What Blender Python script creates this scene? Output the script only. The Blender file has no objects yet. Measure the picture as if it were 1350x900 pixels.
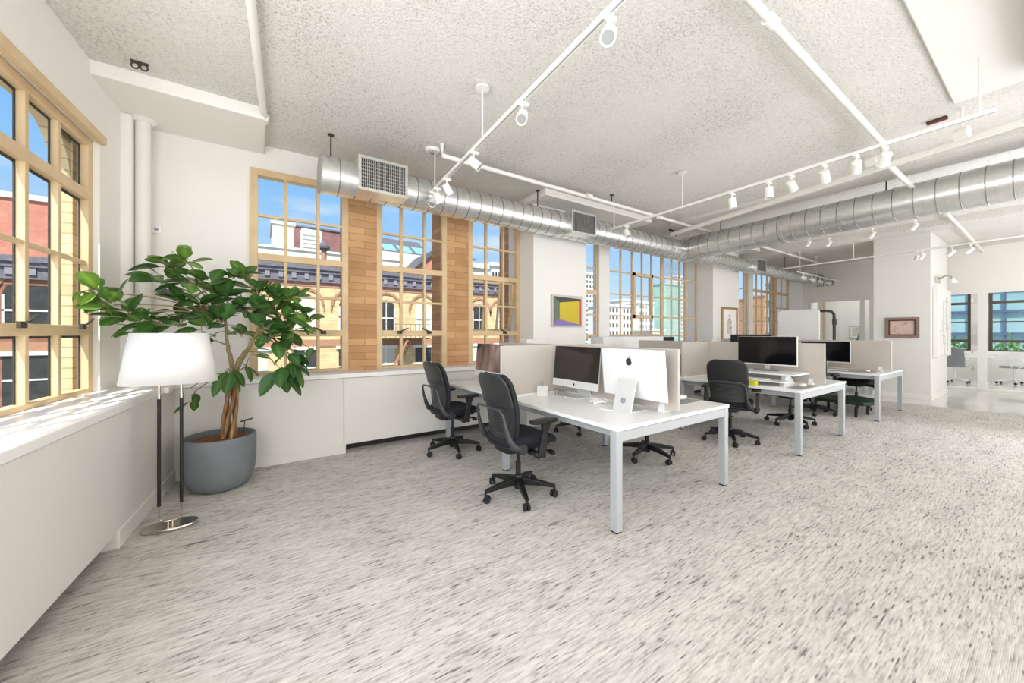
import bpy, bmesh, math, random
from mathutils import Vector, Matrix
random.seed(7)
R_ = math.radians
PI = math.pi
col = bpy.context.scene.collection
scene = bpy.context.scene

# ------------------------------------------------------------------ survey
# camera stands at the origin, eye height 1.39 m; X runs along the window wall, Y runs towards it
FL, YH, EYE = 490.0, 439.0, 1.39
YAW = math.atan((1405.0 - 675.0) / FL)
CY, SY = math.cos(YAW), math.sin(YAW)
def ray(px, py):
    r = (px - 675.0) / FL
    return Vector((CY + SY * r, SY - CY * r, -(py - YH) / FL))
def onZ(px, py, z):
    d = ray(px, py); t = (z - EYE) / d.z
    return Vector((d.x * t, d.y * t, z))
def onY(px, py, y):
    d = ray(px, py); t = y / d.y
    return Vector((d.x * t, y, EYE + d.z * t))
def onX(px, py, x):
    d = ray(px, py); t = x / d.x
    return Vector((x, d.y * t, EYE + d.z * t))
def atF(px, py, F):
    d = ray(px, py)
    return Vector((d.x * F, d.y * F, EYE + d.z * F))

# ------------------------------------------------------------------ materials
def lin(c):
    c = c / 255.0
    return c / 12.92 if c <= 0.04045 else ((c + 0.055) / 1.055) ** 2.4
def rgb(r, g, b): return (lin(r), lin(g), lin(b), 1.0)
class NT:
    def __init__(s, name):
        s.m = bpy.data.materials.new(name); s.m.use_nodes = True
        s.t = s.m.node_tree; s.t.nodes.clear()
        s.out = s.t.nodes.new('ShaderNodeOutputMaterial')
    def n(s, typ, **kw):
        o = s.t.nodes.new(typ)
        for k, v in kw.items():
            if k.startswith('i_'):
                key = k[2:].replace('_', ' ')
                o.inputs[key].default_value = v
            else: setattr(o, k, v)
        return o
    def l(s, a, b): s.t.links.new(a, b)
    def coord(s, scale=(1, 1, 1), rot=(0, 0, 0), src='Object'):
        tc = s.n('ShaderNodeTexCoord'); mp = s.n('ShaderNodeMapping')
        mp.inputs['Scale'].default_value = scale; mp.inputs['Rotation'].default_value = rot
        s.l(tc.outputs[src], mp.inputs['Vector']); return mp.outputs['Vector']
    def ramp(s, fac, stops):
        r = s.n('ShaderNodeValToRGB'); e = r.color_ramp.elements
        while len(e) < len(stops): e.new(0.5)
        for k, (p, c) in enumerate(stops): e[k].position = p; e[k].color = c
        s.l(fac, r.inputs['Fac']); return r.outputs['Color']
    def noise(s, vec, scale, detail=4, rough=0.55):
        o = s.n('ShaderNodeTexNoise'); o.inputs['Scale'].default_value = scale
        o.inputs['Detail'].default_value = detail; o.inputs['Roughness'].default_value = rough
        s.l(vec, o.inputs['Vector']); return o.outputs['Fac']
    def mix(s, fac, a, b, blend='MIX'):
        o = s.n('ShaderNodeMix', data_type='RGBA', blend_type=blend)
        for sock, v in ((o.inputs[0], fac), (o.inputs[6], a), (o.inputs[7], b)):
            if isinstance(v, bpy.types.NodeSocket): s.l(v, sock)
            else: sock.default_value = v
        return o.outputs[2]
    def bsdf(s, color, rough=0.5, metal=0.0, spec=0.5, bump=None, bstr=0.2, bdist=0.01, **kw):
        p = s.n('ShaderNodeBsdfPrincipled')
        if isinstance(color, bpy.types.NodeSocket): s.l(color, p.inputs['Base Color'])
        else: p.inputs['Base Color'].default_value = color
        if isinstance(rough, bpy.types.NodeSocket): s.l(rough, p.inputs['Roughness'])
        else: p.inputs['Roughness'].default_value = rough
        p.inputs['Metallic'].default_value = metal
        p.inputs['Specular IOR Level'].default_value = spec
        for k, v in kw.items(): p.inputs[k.replace('_', ' ')].default_value = v
        if bump is not None:
            b = s.n('ShaderNodeBump'); b.inputs['Strength'].default_value = bstr
            b.inputs['Distance'].default_value = bdist
            s.l(bump, b.inputs['Height']); s.l(b.outputs['Normal'], p.inputs['Normal'])
        s.l(p.outputs['BSDF'], s.out.inputs['Surface']); return p
def mul(c, k): return (c[0] * k, c[1] * k, c[2] * k, 1)
def plain(name, c, rough=0.5, metal=0.0, var=0.04, scale=6.0, spec=0.5, **kw):
    t = NT(name); v = t.coord()
    f = t.noise(v, scale, 3)
    c1 = t.ramp(f, [(0.3, mul(c, 1 - var)), (0.7, mul(c, 1 + var))])
    t.bsdf(c1, rough, metal, spec, **kw); return t.m

M = {}
M['wall'] = plain('white wall paint', rgb(237, 234, 228), 0.6, var=0.015, scale=1.5)
M['wallcool'] = plain('grey white wall paint', rgb(228, 226, 221), 0.6, var=0.015, scale=1.5)
M['panel'] = plain('white lacquered panel', rgb(226, 223, 216), 0.42, var=0.02, scale=0.8)
M['sill'] = plain('white sill laminate', rgb(240, 238, 234), 0.3, var=0.01)
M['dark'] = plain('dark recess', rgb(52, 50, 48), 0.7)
M['desk'] = plain('white desk laminate', rgb(240, 240, 238), 0.28, var=0.008)
M['deskedge'] = plain('grey desk underside', rgb(150, 150, 146), 0.5)
M['leg'] = plain('silver painted steel', rgb(186, 190, 192), 0.4, 0.25, var=0.02)
M['divider'] = plain('warm grey felt divider', rgb(198, 190, 181), 0.85, var=0.03, scale=140)
M['black'] = plain('black plastic', rgb(19, 19, 20), 0.48, var=0.06)
M['blackfab'] = plain('black upholstery fabric', rgb(34, 36, 40), 0.9, var=0.18, scale=220)
M['navyfab'] = plain('dark navy seat fabric', rgb(25, 26, 35), 0.92, var=0.2, scale=220)
M['greyplast'] = plain('graphite plastic', rgb(43, 44, 45), 0.42, var=0.05)
M['hoop'] = plain('grey metallic plastic', rgb(72, 73, 74), 0.32, 0.3, var=0.03)
M['rubber'] = plain('black rubber', rgb(24, 24, 25), 0.6)
M['chrome'] = plain('polished nickel', rgb(205, 196, 186), 0.12, 1.0, var=0.01)
M['alu'] = plain('satin aluminium', rgb(236, 236, 235), 0.35, 0.35, var=0.01)
M['whiteplast'] = plain('white plastic', rgb(240, 239, 236), 0.35, var=0.01)
M['silverback'] = plain('pale silver case', rgb(248, 248, 247), 0.3, 0.1, var=0.01)
M['screen'] = plain('black glass screen', rgb(14, 14, 16), 0.12, var=0.05, spec=0.6)
M['screenbrown'] = plain('dark brown glass screen', rgb(40, 35, 33), 0.1, var=0.05, spec=0.6)
M['logo'] = plain('dark grey logo', rgb(70, 71, 74), 0.25, 0.3)
M['planter'] = plain('grey concrete planter', rgb(118, 123, 127), 0.65, var=0.06, scale=9)
M['stem'] = plain('green twig', rgb(150, 132, 92), 0.7, var=0.15, scale=30)
M['paper'] = plain('white paper', rgb(244, 243, 240), 0.7, var=0.01)
M['grey'] = plain('grey plastic', rgb(150, 150, 148), 0.5)
M['mat'] = plain('grey desk mat', rgb(150, 146, 140), 0.8, var=0.05)
M['yellow'] = plain('yellow green paper', rgb(214, 220, 40), 0.7)
M['teal'] = plain('dark teal canvas', rgb(36, 52, 60), 0.85, var=0.2, scale=40)
M['green'] = plain('dark green plastic', rgb(22, 44, 32), 0.5, var=0.1)
M['steelgrey'] = plain('grey steel cabinet', rgb(160, 161, 158), 0.45, var=0.02)
M['gold'] = plain('worn gilt frame', rgb(176, 142, 88), 0.45, 0.4, var=0.12, scale=30)
M['greyframe'] = plain('grey white picture frame', rgb(196, 194, 190), 0.5)
M['walnut'] = plain('grey brown frame wood', rgb(140, 118, 104), 0.55, var=0.12, scale=30)
M['redwood'] = plain('dark red inner frame', rgb(86, 38, 26), 0.45, var=0.1)
M['ductdark'] = plain('dark grille slots', rgb(64, 62, 58), 0.6)
M['seam'] = plain('duct seam', rgb(150, 150, 145), 0.4, 0.7)
M['rust'] = plain('rusty iron', rgb(86, 46, 34), 0.7, var=0.2, scale=30)
M['iron'] = plain('dark iron', rgb(60, 56, 50), 0.6)
M['pipe'] = plain('white painted pipe', rgb(233, 231, 224), 0.45, var=0.02)
M['track'] = plain('white powder coated track', rgb(238, 237, 232), 0.4, var=0.01)
M['bronze'] = plain('dark bronze window frame', rgb(74, 68, 56), 0.5, var=0.05)
M['lightmesh'] = plain('pale grey mesh fabric', rgb(132, 137, 139), 0.8, var=0.08, scale=120)

def mat_carpet():
    t = NT('striated loop carpet')
    tc = t.n('ShaderNodeTexCoord'); sp = t.n('ShaderNodeSeparateXYZ'); t.l(tc.outputs['Object'], sp.inputs[0])
    def m(op, a, b=None):
        o = t.n('ShaderNodeMath', operation=op)
        for k, v in enumerate((a, b)):
            if v is None: continue
            if isinstance(v, bpy.types.NodeSocket): t.l(v, o.inputs[k])
            else: o.inputs[k].default_value = v
        return o.outputs[0]
    rows = m('MULTIPLY', sp.outputs['Y'], 150.0); row = m('FLOOR', rows); fr = m('FRACT', rows)
    def rowvec(kx, ky):
        c = t.n('ShaderNodeCombineXYZ'); t.l(m('MULTIPLY', sp.outputs['X'], kx), c.inputs[0]); t.l(m('MULTIPLY', row, ky), c.inputs[1]); return c.outputs[0]
    a = t.noise(rowvec(9.0, 3.71), 1.0, 2, 0.6)       # each rib its own yarn changes along X
    b = t.noise(rowvec(11.0, 7.13), 1.0, 0, 0.4)
    c = t.noise(t.coord((2.2, 5.5, 1)), 1.0, 3, 0.6)     # soft patches
    base = t.ramp(a, [(0.28, rgb(150, 145, 138)), (0.40, rgb(184, 179, 172)), (0.54, rgb(206, 201, 194)), (0.75, rgb(219, 215, 208))])
    k = t.ramp(m('ADD', b, m('MULTIPLY', c, 0.42)), [(0.41, (1, 1, 1, 1)), (0.51, (0, 0, 0, 1))])
    m1 = t.mix(k, base, rgb(124, 120, 115))
    pt = t.ramp(c, [(0.34, (0.91, 0.91, 0.91, 1)), (0.64, (1.03, 1.03, 1.03, 1))])
    m2 = t.mix(1.0, m1, pt, 'MULTIPLY')
    rib = m('PINGPONG', fr, 0.5)
    t.bsdf(m2, 0.95, spec=0.1, bump=rib, bstr=0.35, bdist=0.004); return t.m
M['carpet'] = mat_carpet()
def mat_concrete():
    t = NT('polished concrete'); v = t.coord()
    f = t.noise(v, 1.2, 5)
    t.bsdf(t.ramp(f, [(0.3, rgb(206, 202, 195)), (0.7, rgb(224, 220, 214))]), 0.07, spec=1.0); return t.m
M['concrete'] = mat_concrete()
def mat_ceiling():
    t = NT('sprayed acoustic ceiling'); v = t.coord()
    f = t.noise(t.coord((1, 1, 1)), 60, 4, 0.65)
    f2 = t.noise(t.coord((1.3, 1, 1)), 0.9, 3, 0.5)
    ad = t.n('ShaderNodeMath', operation='MULTIPLY_ADD'); t.l(f2, ad.inputs[0]); ad.inputs[1].default_value = 0.34; t.l(f, ad.inputs[2])
    c = t.ramp(ad.outputs[0], [(0.42, rgb(164, 161, 154)), (0.53, rgb(208, 205, 198)), (0.62, rgb(226, 223, 216)), (0.85, rgb(236, 233, 227))])
    t.bsdf(c, 0.95, spec=0.1, bump=f, bstr=0.7, bdist=0.02); return t.m
M['ceiling'] = mat_ceiling()
def mat_frame():
    t = NT('tan painted window frame'); v = t.coord()
    f = t.noise(v, 5, 4)
    t.bsdf(t.ramp(f, [(0.3, rgb(206, 178, 136)), (0.7, rgb(220, 194, 152))]), 0.4, spec=0.4); return t.m
M['frame'] = mat_frame()
def mat_brick(name, c1, c2, mortar, bw=0.30, bh=0.065, ms=0.006, rot=(R_(90), 0, 0), bias=0.0, extra=None):
    t = NT(name); v = t.coord(rot=rot)
    b = t.n('ShaderNodeTexBrick'); t.l(v, b.inputs['Vector'])
    b.inputs['Color1'].default_value = c1; b.inputs['Color2'].default_value = c2; b.inputs['Mortar'].default_value = mortar
    b.inputs['Scale'].default_value = 1.0; b.inputs['Brick Width'].default_value = bw; b.inputs['Row Height'].default_value = bh
    b.inputs['Mortar Size'].default_value = ms; b.inputs['Bias'].default_value = bias
    f = t.noise(t.coord(), 2.0, 4)
    sh = t.ramp(f, [(0.3, (0.82, 0.82, 0.82, 1)), (0.7, (1.1, 1.1, 1.1, 1))])
    t.bsdf(t.mix(1.0, b.outputs['Color'], sh, 'MULTIPLY'), 0.85, spec=0.2, bump=b.outputs['Fac'], bstr=-0.3, bdist=0.01); return t.m
M['brickpier'] = mat_brick('tan roman brick', rgb(208, 164, 120), rgb(184, 140, 98), rgb(164, 126, 90), 0.36, 0.088, 0.004)
M['brickstone'] = mat_brick('pale exterior masonry', rgb(214, 196, 158), rgb(198, 180, 142), rgb(176, 158, 124), 0.3, 0.08, 0.006)
M['brickbuff'] = mat_brick('buff brick facade', rgb(236, 208, 160), rgb(226, 192, 144), rgb(212, 178, 136), 0.42, 0.13, 0.012)
M['brickpink'] = mat_brick('reddish brick facade', rgb(196, 148, 122), rgb(176, 126, 104), rgb(170, 134, 116), 0.42, 0.13, 0.012)
M['brickred'] = mat_brick('red brown brick', rgb(170, 118, 94), rgb(154, 104, 82), rgb(150, 116, 98), 0.42, 0.13, 0.012)
M['brickrust'] = mat_brick('orange painted brick', rgb(216, 146, 122), rgb(202, 134, 112), rgb(200, 138, 118), 0.42, 0.13, 0.01)
M['bricktan'] = mat_brick('distant tan brick', rgb(206, 158, 120), rgb(190, 142, 106), rgb(186, 144, 112), 0.8, 0.3, 0.03)
M['cornice'] = plain('dark slate cornice', rgb(116, 112, 120), 0.7, var=0.25, scale=6)
M['corniceb'] = plain('pale cornice bracket', rgb(146, 141, 146), 0.7, var=0.1)
M['stonetrim'] = plain('brownstone trim', rgb(178, 132, 102), 0.8, var=0.1)
M['cream'] = plain('cream render', rgb(232, 226, 206), 0.8, var=0.04, scale=1)
M['whitebld'] = plain('white render', rgb(240, 238, 232), 0.8, var=0.03)
M['extglass'] = plain('dark window glass', rgb(62, 62, 60), 0.15, var=0.3, scale=2)
M['extblind'] = plain('pale window blind', rgb(214, 208, 190), 0.6, var=0.05)
M['slate'] = plain('slate roof', rgb(96, 96, 98), 0.7, var=0.15, scale=5)
M['greenglass'] = plain('green glass tower', rgb(170, 208, 190), 0.25, var=0.1, scale=0.3)
M['bluetower'] = plain('blue glass tower', rgb(130, 170, 206), 0.3, var=0.05)
M['street'] = plain('street asphalt', rgb(110, 108, 106), 0.9)
M['aqua'] = plain('pale teal glass block wall', rgb(168, 204, 206), 0.3, var=0.12, scale=1.2)
M['bluegrey'] = plain('blue grey glass', rgb(96, 118, 140), 0.2, var=0.15)
M['bush'] = plain('light green leaves', rgb(168, 204, 104), 0.6, var=0.35, scale=18)

def mat_glass():
    t = NT('window glass')
    tr = t.n('ShaderNodeBsdfTransparent'); tr.inputs['Color'].default_value = (0.97, 0.985, 0.98, 1)
    gl = t.n('ShaderNodeBsdfGlossy'); gl.inputs['Roughness'].default_value = 0.02
    fr = t.n('ShaderNodeFresnel'); fr.inputs['IOR'].default_value = 1.25
    mx = t.n('ShaderNodeMixShader'); fm = t.n('ShaderNodeMath', operation='MULTIPLY'); t.l(fr.outputs[0], fm.inputs[0]); fm.inputs[1].default_value = 0.3; t.l(fm.outputs[0], mx.inputs[0]); t.l(tr.outputs[0], mx.inputs[1]); t.l(gl.outputs[0], mx.inputs[2])
    t.l(mx.outputs[0], t.out.inputs['Surface']); return t.m
M['glass'] = mat_glass()
def mat_duct():
    t = NT('galvanised steel'); v = t.coord()
    f = t.noise(v, 14, 3); f2 = t.noise(v, 2, 2)
    r = t.n('ShaderNodeMapRange'); t.l(f2, r.inputs[0]); r.inputs[3].default_value = 0.22; r.inputs[4].default_value = 0.34
    t.bsdf(t.ramp(f, [(0.3, rgb(212, 213, 210)), (0.7, rgb(228, 229, 226))]), r.outputs[0], 0.8); return t.m
M['duct'] = mat_duct()
def mat_shade():
    t = NT('white linen shade'); v = t.coord()
    f = t.noise(v, 300, 2)
    c = t.ramp(f, [(0.3, rgb(236, 234, 229)), (0.7, rgb(244, 242, 238))])
    d = t.n('ShaderNodeBsdfDiffuse'); t.l(c, d.inputs[0])
    tl = t.n('ShaderNodeBsdfTranslucent'); t.l(c, tl.inputs[0])
    mx = t.n('ShaderNodeMixShader'); mx.inputs[0].default_value = 0.2
    t.l(d.outputs[0], mx.inputs[1]); t.l(tl.outputs[0], mx.inputs[2]); t.l(mx.outputs[0], t.out.inputs['Surface']); return t.m
M['shade'] = mat_shade()
def mat_leaf():
    t = NT('rubber fig leaf')
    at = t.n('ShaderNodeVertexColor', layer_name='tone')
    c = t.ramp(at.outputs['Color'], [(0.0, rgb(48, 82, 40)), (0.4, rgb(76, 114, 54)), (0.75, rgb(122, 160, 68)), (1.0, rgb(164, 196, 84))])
    p = t.bsdf(c, 0.32, spec=0.5)
    tl = t.n('ShaderNodeBsdfTranslucent'); t.l(c, tl.inputs[0])
    mx = t.n('ShaderNodeMixShader'); mx.inputs[0].default_value = 0.13
    t.l(p.outputs[0], mx.inputs[1]); t.l(tl.outputs[0], mx.inputs[2]); t.l(mx.outputs[0], t.out.inputs['Surface']); return t.m
M['leaf'] = mat_leaf()
def mat_bark():
    t = NT('woody bark'); f = t.noise(t.coord((40, 40, 6)), 1, 5)
    t.bsdf(t.ramp(f, [(0.3, rgb(104, 70, 42)), (0.55, rgb(164, 124, 84)), (0.75, rgb(198, 164, 122))]), 0.8, bump=f, bstr=0.6, bdist=0.01); return t.m
M['bark'] = mat_bark()
def mat_soil():
    t = NT('bark mulch'); f = t.noise(t.coord(), 38, 5, 0.7)
    t.bsdf(t.ramp(f, [(0.3, rgb(80, 46, 24)), (0.55, rgb(150, 94, 46)), (0.75, rgb(196, 134, 76))]), 0.9, bump=f, bstr=1, bdist=0.03); return t.m
M['soil'] = mat_soil()
def mat_canyon():
    t = NT('brown rock photograph on screen'); v = t.coord((1, 1, 1))
    f = t.noise(t.coord((1, 4.5, 1.6), rot=(0.5, 0, 0)), 1.6, 3, 0.5)
    c0 = t.ramp(f, [(0.30, rgb(70, 52, 46)), (0.5, rgb(116, 92, 84)), (0.7, rgb(158, 132, 124))])
    w = t.n('ShaderNodeTexWave', bands_direction='DIAGONAL'); w.inputs['Scale'].default_value = 0.62; w.inputs['Distortion'].default_value = 0.8; w.inputs['Phase Offset'].default_value = 1.2
    t.l(v, w.inputs['Vector'])
    k = t.ramp(w.outputs['Fac'], [(0.06, (1, 1, 1, 1)), (0.14, (0, 0, 0, 1))])
    c = t.mix(k, c0, rgb(34, 24, 22))
    p = t.bsdf(c, 0.12, spec=0.5)
    t.l(c, p.inputs['Emission Color']); p.inputs['Emission Strength'].default_value = 0.3; return t.m
M['canyon'] = mat_canyon()
def mat_sketch(name, paper, ink, scale):
    t = NT(name); v = t.coord()
    f = t.noise(v, scale, 6, 0.7); g = t.noise(v, scale * 0.35, 3)
    a = t.ramp(f, [(0.42, ink), (0.5, paper)])
    k = t.ramp(g, [(0.45, (0, 0, 0, 1)), (0.6, (1, 1, 1, 1))])
    t.bsdf(t.mix(k, paper, a), 0.6); return t.m
M['mapart'] = mat_sketch('faded pink map print', rgb(216, 186, 172), rgb(150, 136, 124), 24)
M['figart'] = mat_sketch('grey figure drawing', rgb(214, 208, 196), rgb(120, 116, 112), 20)
for nm, c in (('a_yellow', (204, 180, 12)), ('a_dark', (60, 58, 46)), ('a_green', (92, 112, 88)), ('a_purple', (136, 112, 176)), ('a_red', (186, 60, 76))):
    M[nm] = plain('painted ' + nm[2:], rgb(*c), 0.55, var=0.03)
def mat_emit(name, c, s):
    t = NT(name); e = t.n('ShaderNodeEmission'); e.inputs[0].default_value = c; e.inputs[1].default_value = s
    t.l(e.outputs[0], t.out.inputs['Surface']); return t.m
M['bulb'] = mat_emit('lit lamp face', (1, 0.96, 0.9, 1), 6.0)

# ------------------------------------------------------------------ mesh builder
class MB:
    def __init__(s): s.v = []; s.f = []; s.mi = []; s.cur = 0; s.tone = {}
    def add(s, vs, fs):
        o = len(s.v); s.v += [tuple(v) for v in vs]
        for f in fs: s.f.append([i + o for i in f]); s.mi.append(s.cur)
        return s
    def box(s, x0, x1, y0, y1, z0, z1, T=None):
        x0, x1 = min(x0, x1), max(x0, x1); y0, y1 = min(y0, y1), max(y0, y1); z0, z1 = min(z0, z1), max(z0, z1)
        vs = [(x, y, z) for z in (z0, z1) for y in (y0, y1) for x in (x0, x1)]
        if T: vs = [T(*v) if callable(T) else T @ Vector(v) for v in vs]
        return s.add(vs, [(0, 2, 3, 1), (4, 5, 7, 6), (0, 1, 5, 4), (2, 6, 7, 3), (0, 4, 6, 2), (1, 3, 7, 5)])
    def bar(s, p0, p1, w, h, up=(0, 0, 1)):
        p0, p1 = Vector(p0), Vector(p1); d = (p1 - p0).normalized()
        sd = d.cross(Vector(up)); sd = sd.normalized() if sd.length > 1e-5 else Vector((1, 0, 0)); u = sd.cross(d)
        w2 = w if isinstance(w, tuple) else (w, w); h2 = h if isinstance(h, tuple) else (h, h)
        vs = []
        for p, ww, hh in ((p0, w2[0], h2[0]), (p1, w2[1], h2[1])):
            for a, b in ((-1, -1), (1, -1), (1, 1), (-1, 1)): vs.append(p + sd * a * ww / 2 + u * b * hh / 2)
        return s.add(vs, [(0, 3, 2, 1), (4, 5, 6, 7), (0, 1, 5, 4), (1, 2, 6, 5), (2, 3, 7, 6), (3, 0, 4, 7)])
    def cyl(s, p0, p1, r0, r1=None, n=16, caps=True):
        return s.tube([p0, p1], [r0, r0 if r1 is None else r1], n, caps)
    def tube(s, pts, rs, n=10, caps=True):
        pts = [Vector(p) for p in pts]
        if not isinstance(rs, (list, tuple)): rs = [rs] * len(pts)
        rings = []; ref = None
        for i, p in enumerate(pts):
            a = pts[max(i - 1, 0)]; b = pts[min(i + 1, len(pts) - 1)]
            d = (b - a)
            d = d.normalized() if d.length > 1e-9 else Vector((0, 0, 1))
            if ref is None:
                ref = Vector((0, 0, 1)) if abs(d.z) < 0.9 else Vector((1, 0, 0))
            sd = d.cross(ref)
            if sd.length < 1e-4: ref = Vector((1, 0, 0)) if abs(d.x) < 0.9 else Vector((0, 1, 0)); sd = d.cross(ref)
            sd.normalize(); u = sd.cross(d).normalized(); ref = u
            rings.append([p + (sd * math.cos(2 * PI * k / n) + u * math.sin(2 * PI * k / n)) * rs[i] for k in range(n)])
        vs = [v for r in rings for v in r]; fs = []
        for i in range(len(rings) - 1):
            for k in range(n):
                a = i * n + k; b = i * n + (k + 1) % n
                fs.append((a, b, b + n, a + n))
        if caps: fs += [tuple(range(n - 1, -1, -1)), tuple(range((len(rings) - 1) * n, len(rings) * n))]
        return s.add(vs, fs)
    def lathe(s, prof, c=(0, 0, 0), n=32, sx=1.0, sy=1.0, close=True):
        vs = []; fs = []
        for r, z in prof:
            for k in range(n):
                a = 2 * PI * k / n
                vs.append((c[0] + math.cos(a) * r * sx, c[1] + math.sin(a) * r * sy, c[2] + z))
        for i in range(len(prof) - 1):
            for k in range(n):
                a = i * n + k; b = i * n + (k + 1) % n
                fs.append((a, b, b + n, a + n))
        if close: fs += [tuple(range(n - 1, -1, -1)), tuple(range((len(prof) - 1) * n, len(prof) * n))]
        return s.add(vs, fs)
    def prism(s, poly, T0, T1):
        """poly of 2D points; T0/T1 map (a,b) to front/back points"""
        n = len(poly)
        vs = [T0(*p) for p in poly] + [T1(*p) for p in poly]
        fs = [tuple(range(n - 1, -1, -1)), tuple(range(n, 2 * n))] + [(k, (k + 1) % n, (k + 1) % n + n, k + n) for k in range(n)]
        return s.add(vs, fs)
    def squad(s, a, b, c, ctr=(0, 0, 0), e1=0.35, e2=0.35, nu=24, nv=12, warp=None):
        sg = lambda w, m: math.copysign(abs(w) ** m, w)
        vs = []; fs = []
        for j in range(nv + 1):
            t = -PI / 2 + PI * j / nv
            for i in range(nu):
                w = -PI + 2 * PI * i / nu
                p = Vector((a * sg(math.cos(t), e1) * sg(math.cos(w), e2), b * sg(math.cos(t), e1) * sg(math.sin(w), e2), c * sg(math.sin(t), e1)))
                if warp: p = warp(p)
                vs.append(p + Vector(ctr))
        for j in range(nv):
            for i in range(nu):
                p = j * nu + i; q = j * nu + (i + 1) % nu
                fs.append((p, q, q + nu, p + nu))
        return s.add(vs, fs)
    def sheet(s, fn, nu, nv, thick=None):
        """grid surface fn(u,v)->Vector; with thick a second offset side"""
        vs = [fn(i / nu, j / nv) for j in range(nv + 1) for i in range(nu + 1)]
        fs = [(j * (nu + 1) + i, j * (nu + 1) + i + 1, (j + 1) * (nu + 1) + i + 1, (j + 1) * (nu + 1) + i) for j in range(nv) for i in range(nu)]
        if thick:
            o = len(vs); th = Vector(thick); vs += [Vector(v) + th for v in vs]
            fs2 = [tuple(o + k for k in reversed(f)) for f in fs]
            W = nu + 1; edge = []
            loop = [i for i in range(W)] + [j * W + nu for j in range(1, nv + 1)] + [nv * W + i for i in range(nu - 1, -1, -1)] + [j * W for j in range(nv - 1, 0, -1)]
            for k in range(len(loop)):
                a, b = loop[k], loop[(k + 1) % len(loop)]
                edge.append((b, a, a + o, b + o))
            fs = fs + fs2 + edge
        return s.add(vs, fs)
    def build(s, name, mats, parent=None, world=False, loc=None, bevel=0, seg=2, smooth=35, solidify=0, subsurf=0):
        if not isinstance(mats, (list, tuple)): mats = [mats]
        off = Vector((0, 0, 0))
        if loc is not None: off = Vector(loc)
        elif parent is not None and world: off = WLOC[parent.name]
        me = bpy.data.meshes.new(name)
        me.from_pydata([tuple(Vector(v) - off) for v in s.v], [], s.f)
        for m in mats: me.materials.append(m)
        if len(mats) > 1: me.polygons.foreach_set('material_index', s.mi)
        bm = bmesh.new(); bm.from_mesh(me); bmesh.ops.recalc_face_normals(bm, faces=bm.faces); bm.to_mesh(me); bm.free()
        if smooth:
            me.polygons.foreach_set('use_smooth', [True] * len(me.polygons)); me.set_sharp_from_angle(angle=R_(smooth))
        o = bpy.data.objects.new(name, me); col.objects.link(o)
        if parent is not None: o.parent = parent; WLOC[o.name] = WLOC.get(parent.name, Vector((0, 0, 0)))
        else: o.location = off; WLOC[o.name] = off
        if bevel:
            b = o.modifiers.new('bevel', 'BEVEL'); b.width = bevel; b.segments = seg; b.limit_method = 'ANGLE'; b.angle_limit = R_(40)
        if solidify:
            b = o.modifiers.new('solid', 'SOLIDIFY'); b.thickness = solidify; b.offset = 0
        if subsurf:
            b = o.modifiers.new('sub', 'SUBSURF'); b.levels = subsurf; b.render_levels = subsurf
        return o
WLOC = {}
def thing(name, label, cat, loc=(0, 0, 0), rz=0.0, group=None):
    o = bpy.data.objects.new(name, None); col.objects.link(o); o.empty_display_size = 0.1
    o.location = loc; o.rotation_euler = (0, 0, rz); o['label'] = label; o['category'] = cat
    if group: o['group'] = group
    WLOC[o.name] = Vector(loc); return o
def tag(o, label, cat, group=None, kind=None):
    o['label'] = label; o['category'] = cat
    if group: o['group'] = group
    if kind: o['kind'] = kind
    return o
def struct(o): o['kind'] = 'structure'; return o
def dup(root, loc, rz=0.0, label=None, group=None):
    def cp(o, par):
        c = o.copy(); col.objects.link(c)
        if par is not None: c.parent = par
        for ch in o.children: cp(ch, c)
        return c
    r = cp(root, None); r.location = loc; r.rotation_euler = (0, 0, rz)
    if label: r['label'] = label
    if group: r['group'] = group
    return r

# ------------------------------------------------------------------ room shell
CEIL = 3.49
ZS = 0.924                      # sill height
YW = 5.0                        # window plane
def LW(u, n, z):                # left wall: u along it (towards the corner), n into the room
    return Vector((-1.10 + 0.0732 * u + 0.9973 * n, 4.18 + 0.9973 * u - 0.0732 * n, z))
def onLW(px, py, n=-0.06):      # pixel to (u, z) on the left wall at depth n
    d = ray(px, py); P0 = LW(0, n, 0); N = Vector((0.9973, -0.0732, 0))
    t = (P0.x * N.x + P0.y * N.y) / (d.x * N.x + d.y * N.y)
    q = d * t
    return ((q.x - P0.x) * 0.0732 + (q.y - P0.y) * 0.9973, EYE + q.z)
XR = 18.0; YB = -5.0
fl = MB().box(-2.2, 10.6, YB, 5.2, -0.12, 0.0).build('floor', M['carpet'], smooth=0); struct(fl)
fl2 = MB().box(10.6, XR, YB, 5.2, -0.12, -0.001).build('floor', M['concrete'], smooth=0); struct(fl2)
ce = MB().prism([(-1.88, YB - 0.15), (XR, YB - 0.15), (XR, 5.3), (-1.13, 5.3)], lambda a, c: Vector((a, c, CEIL)), lambda a, c: Vector((a, c, CEIL + 0.12))).build('ceiling', M['ceiling'], smooth=0); struct(ce)
# left wall with its window opening
U0, U1, ZH = -3.6, 0.16, 2.93
b = MB()
b.box(-9.5, U0, -0.18, 0, 0, CEIL, LW); b.box(U1, 0.86, -0.18, 0, 0, CEIL, LW)
b.box(U0, U1, -0.18, 0, ZH, CEIL, LW); b.box(U0, U1, -0.18, 0, 0, ZS - 0.06, LW)
struct(b.build('wall_left', M['wall'], smooth=0))
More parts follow.
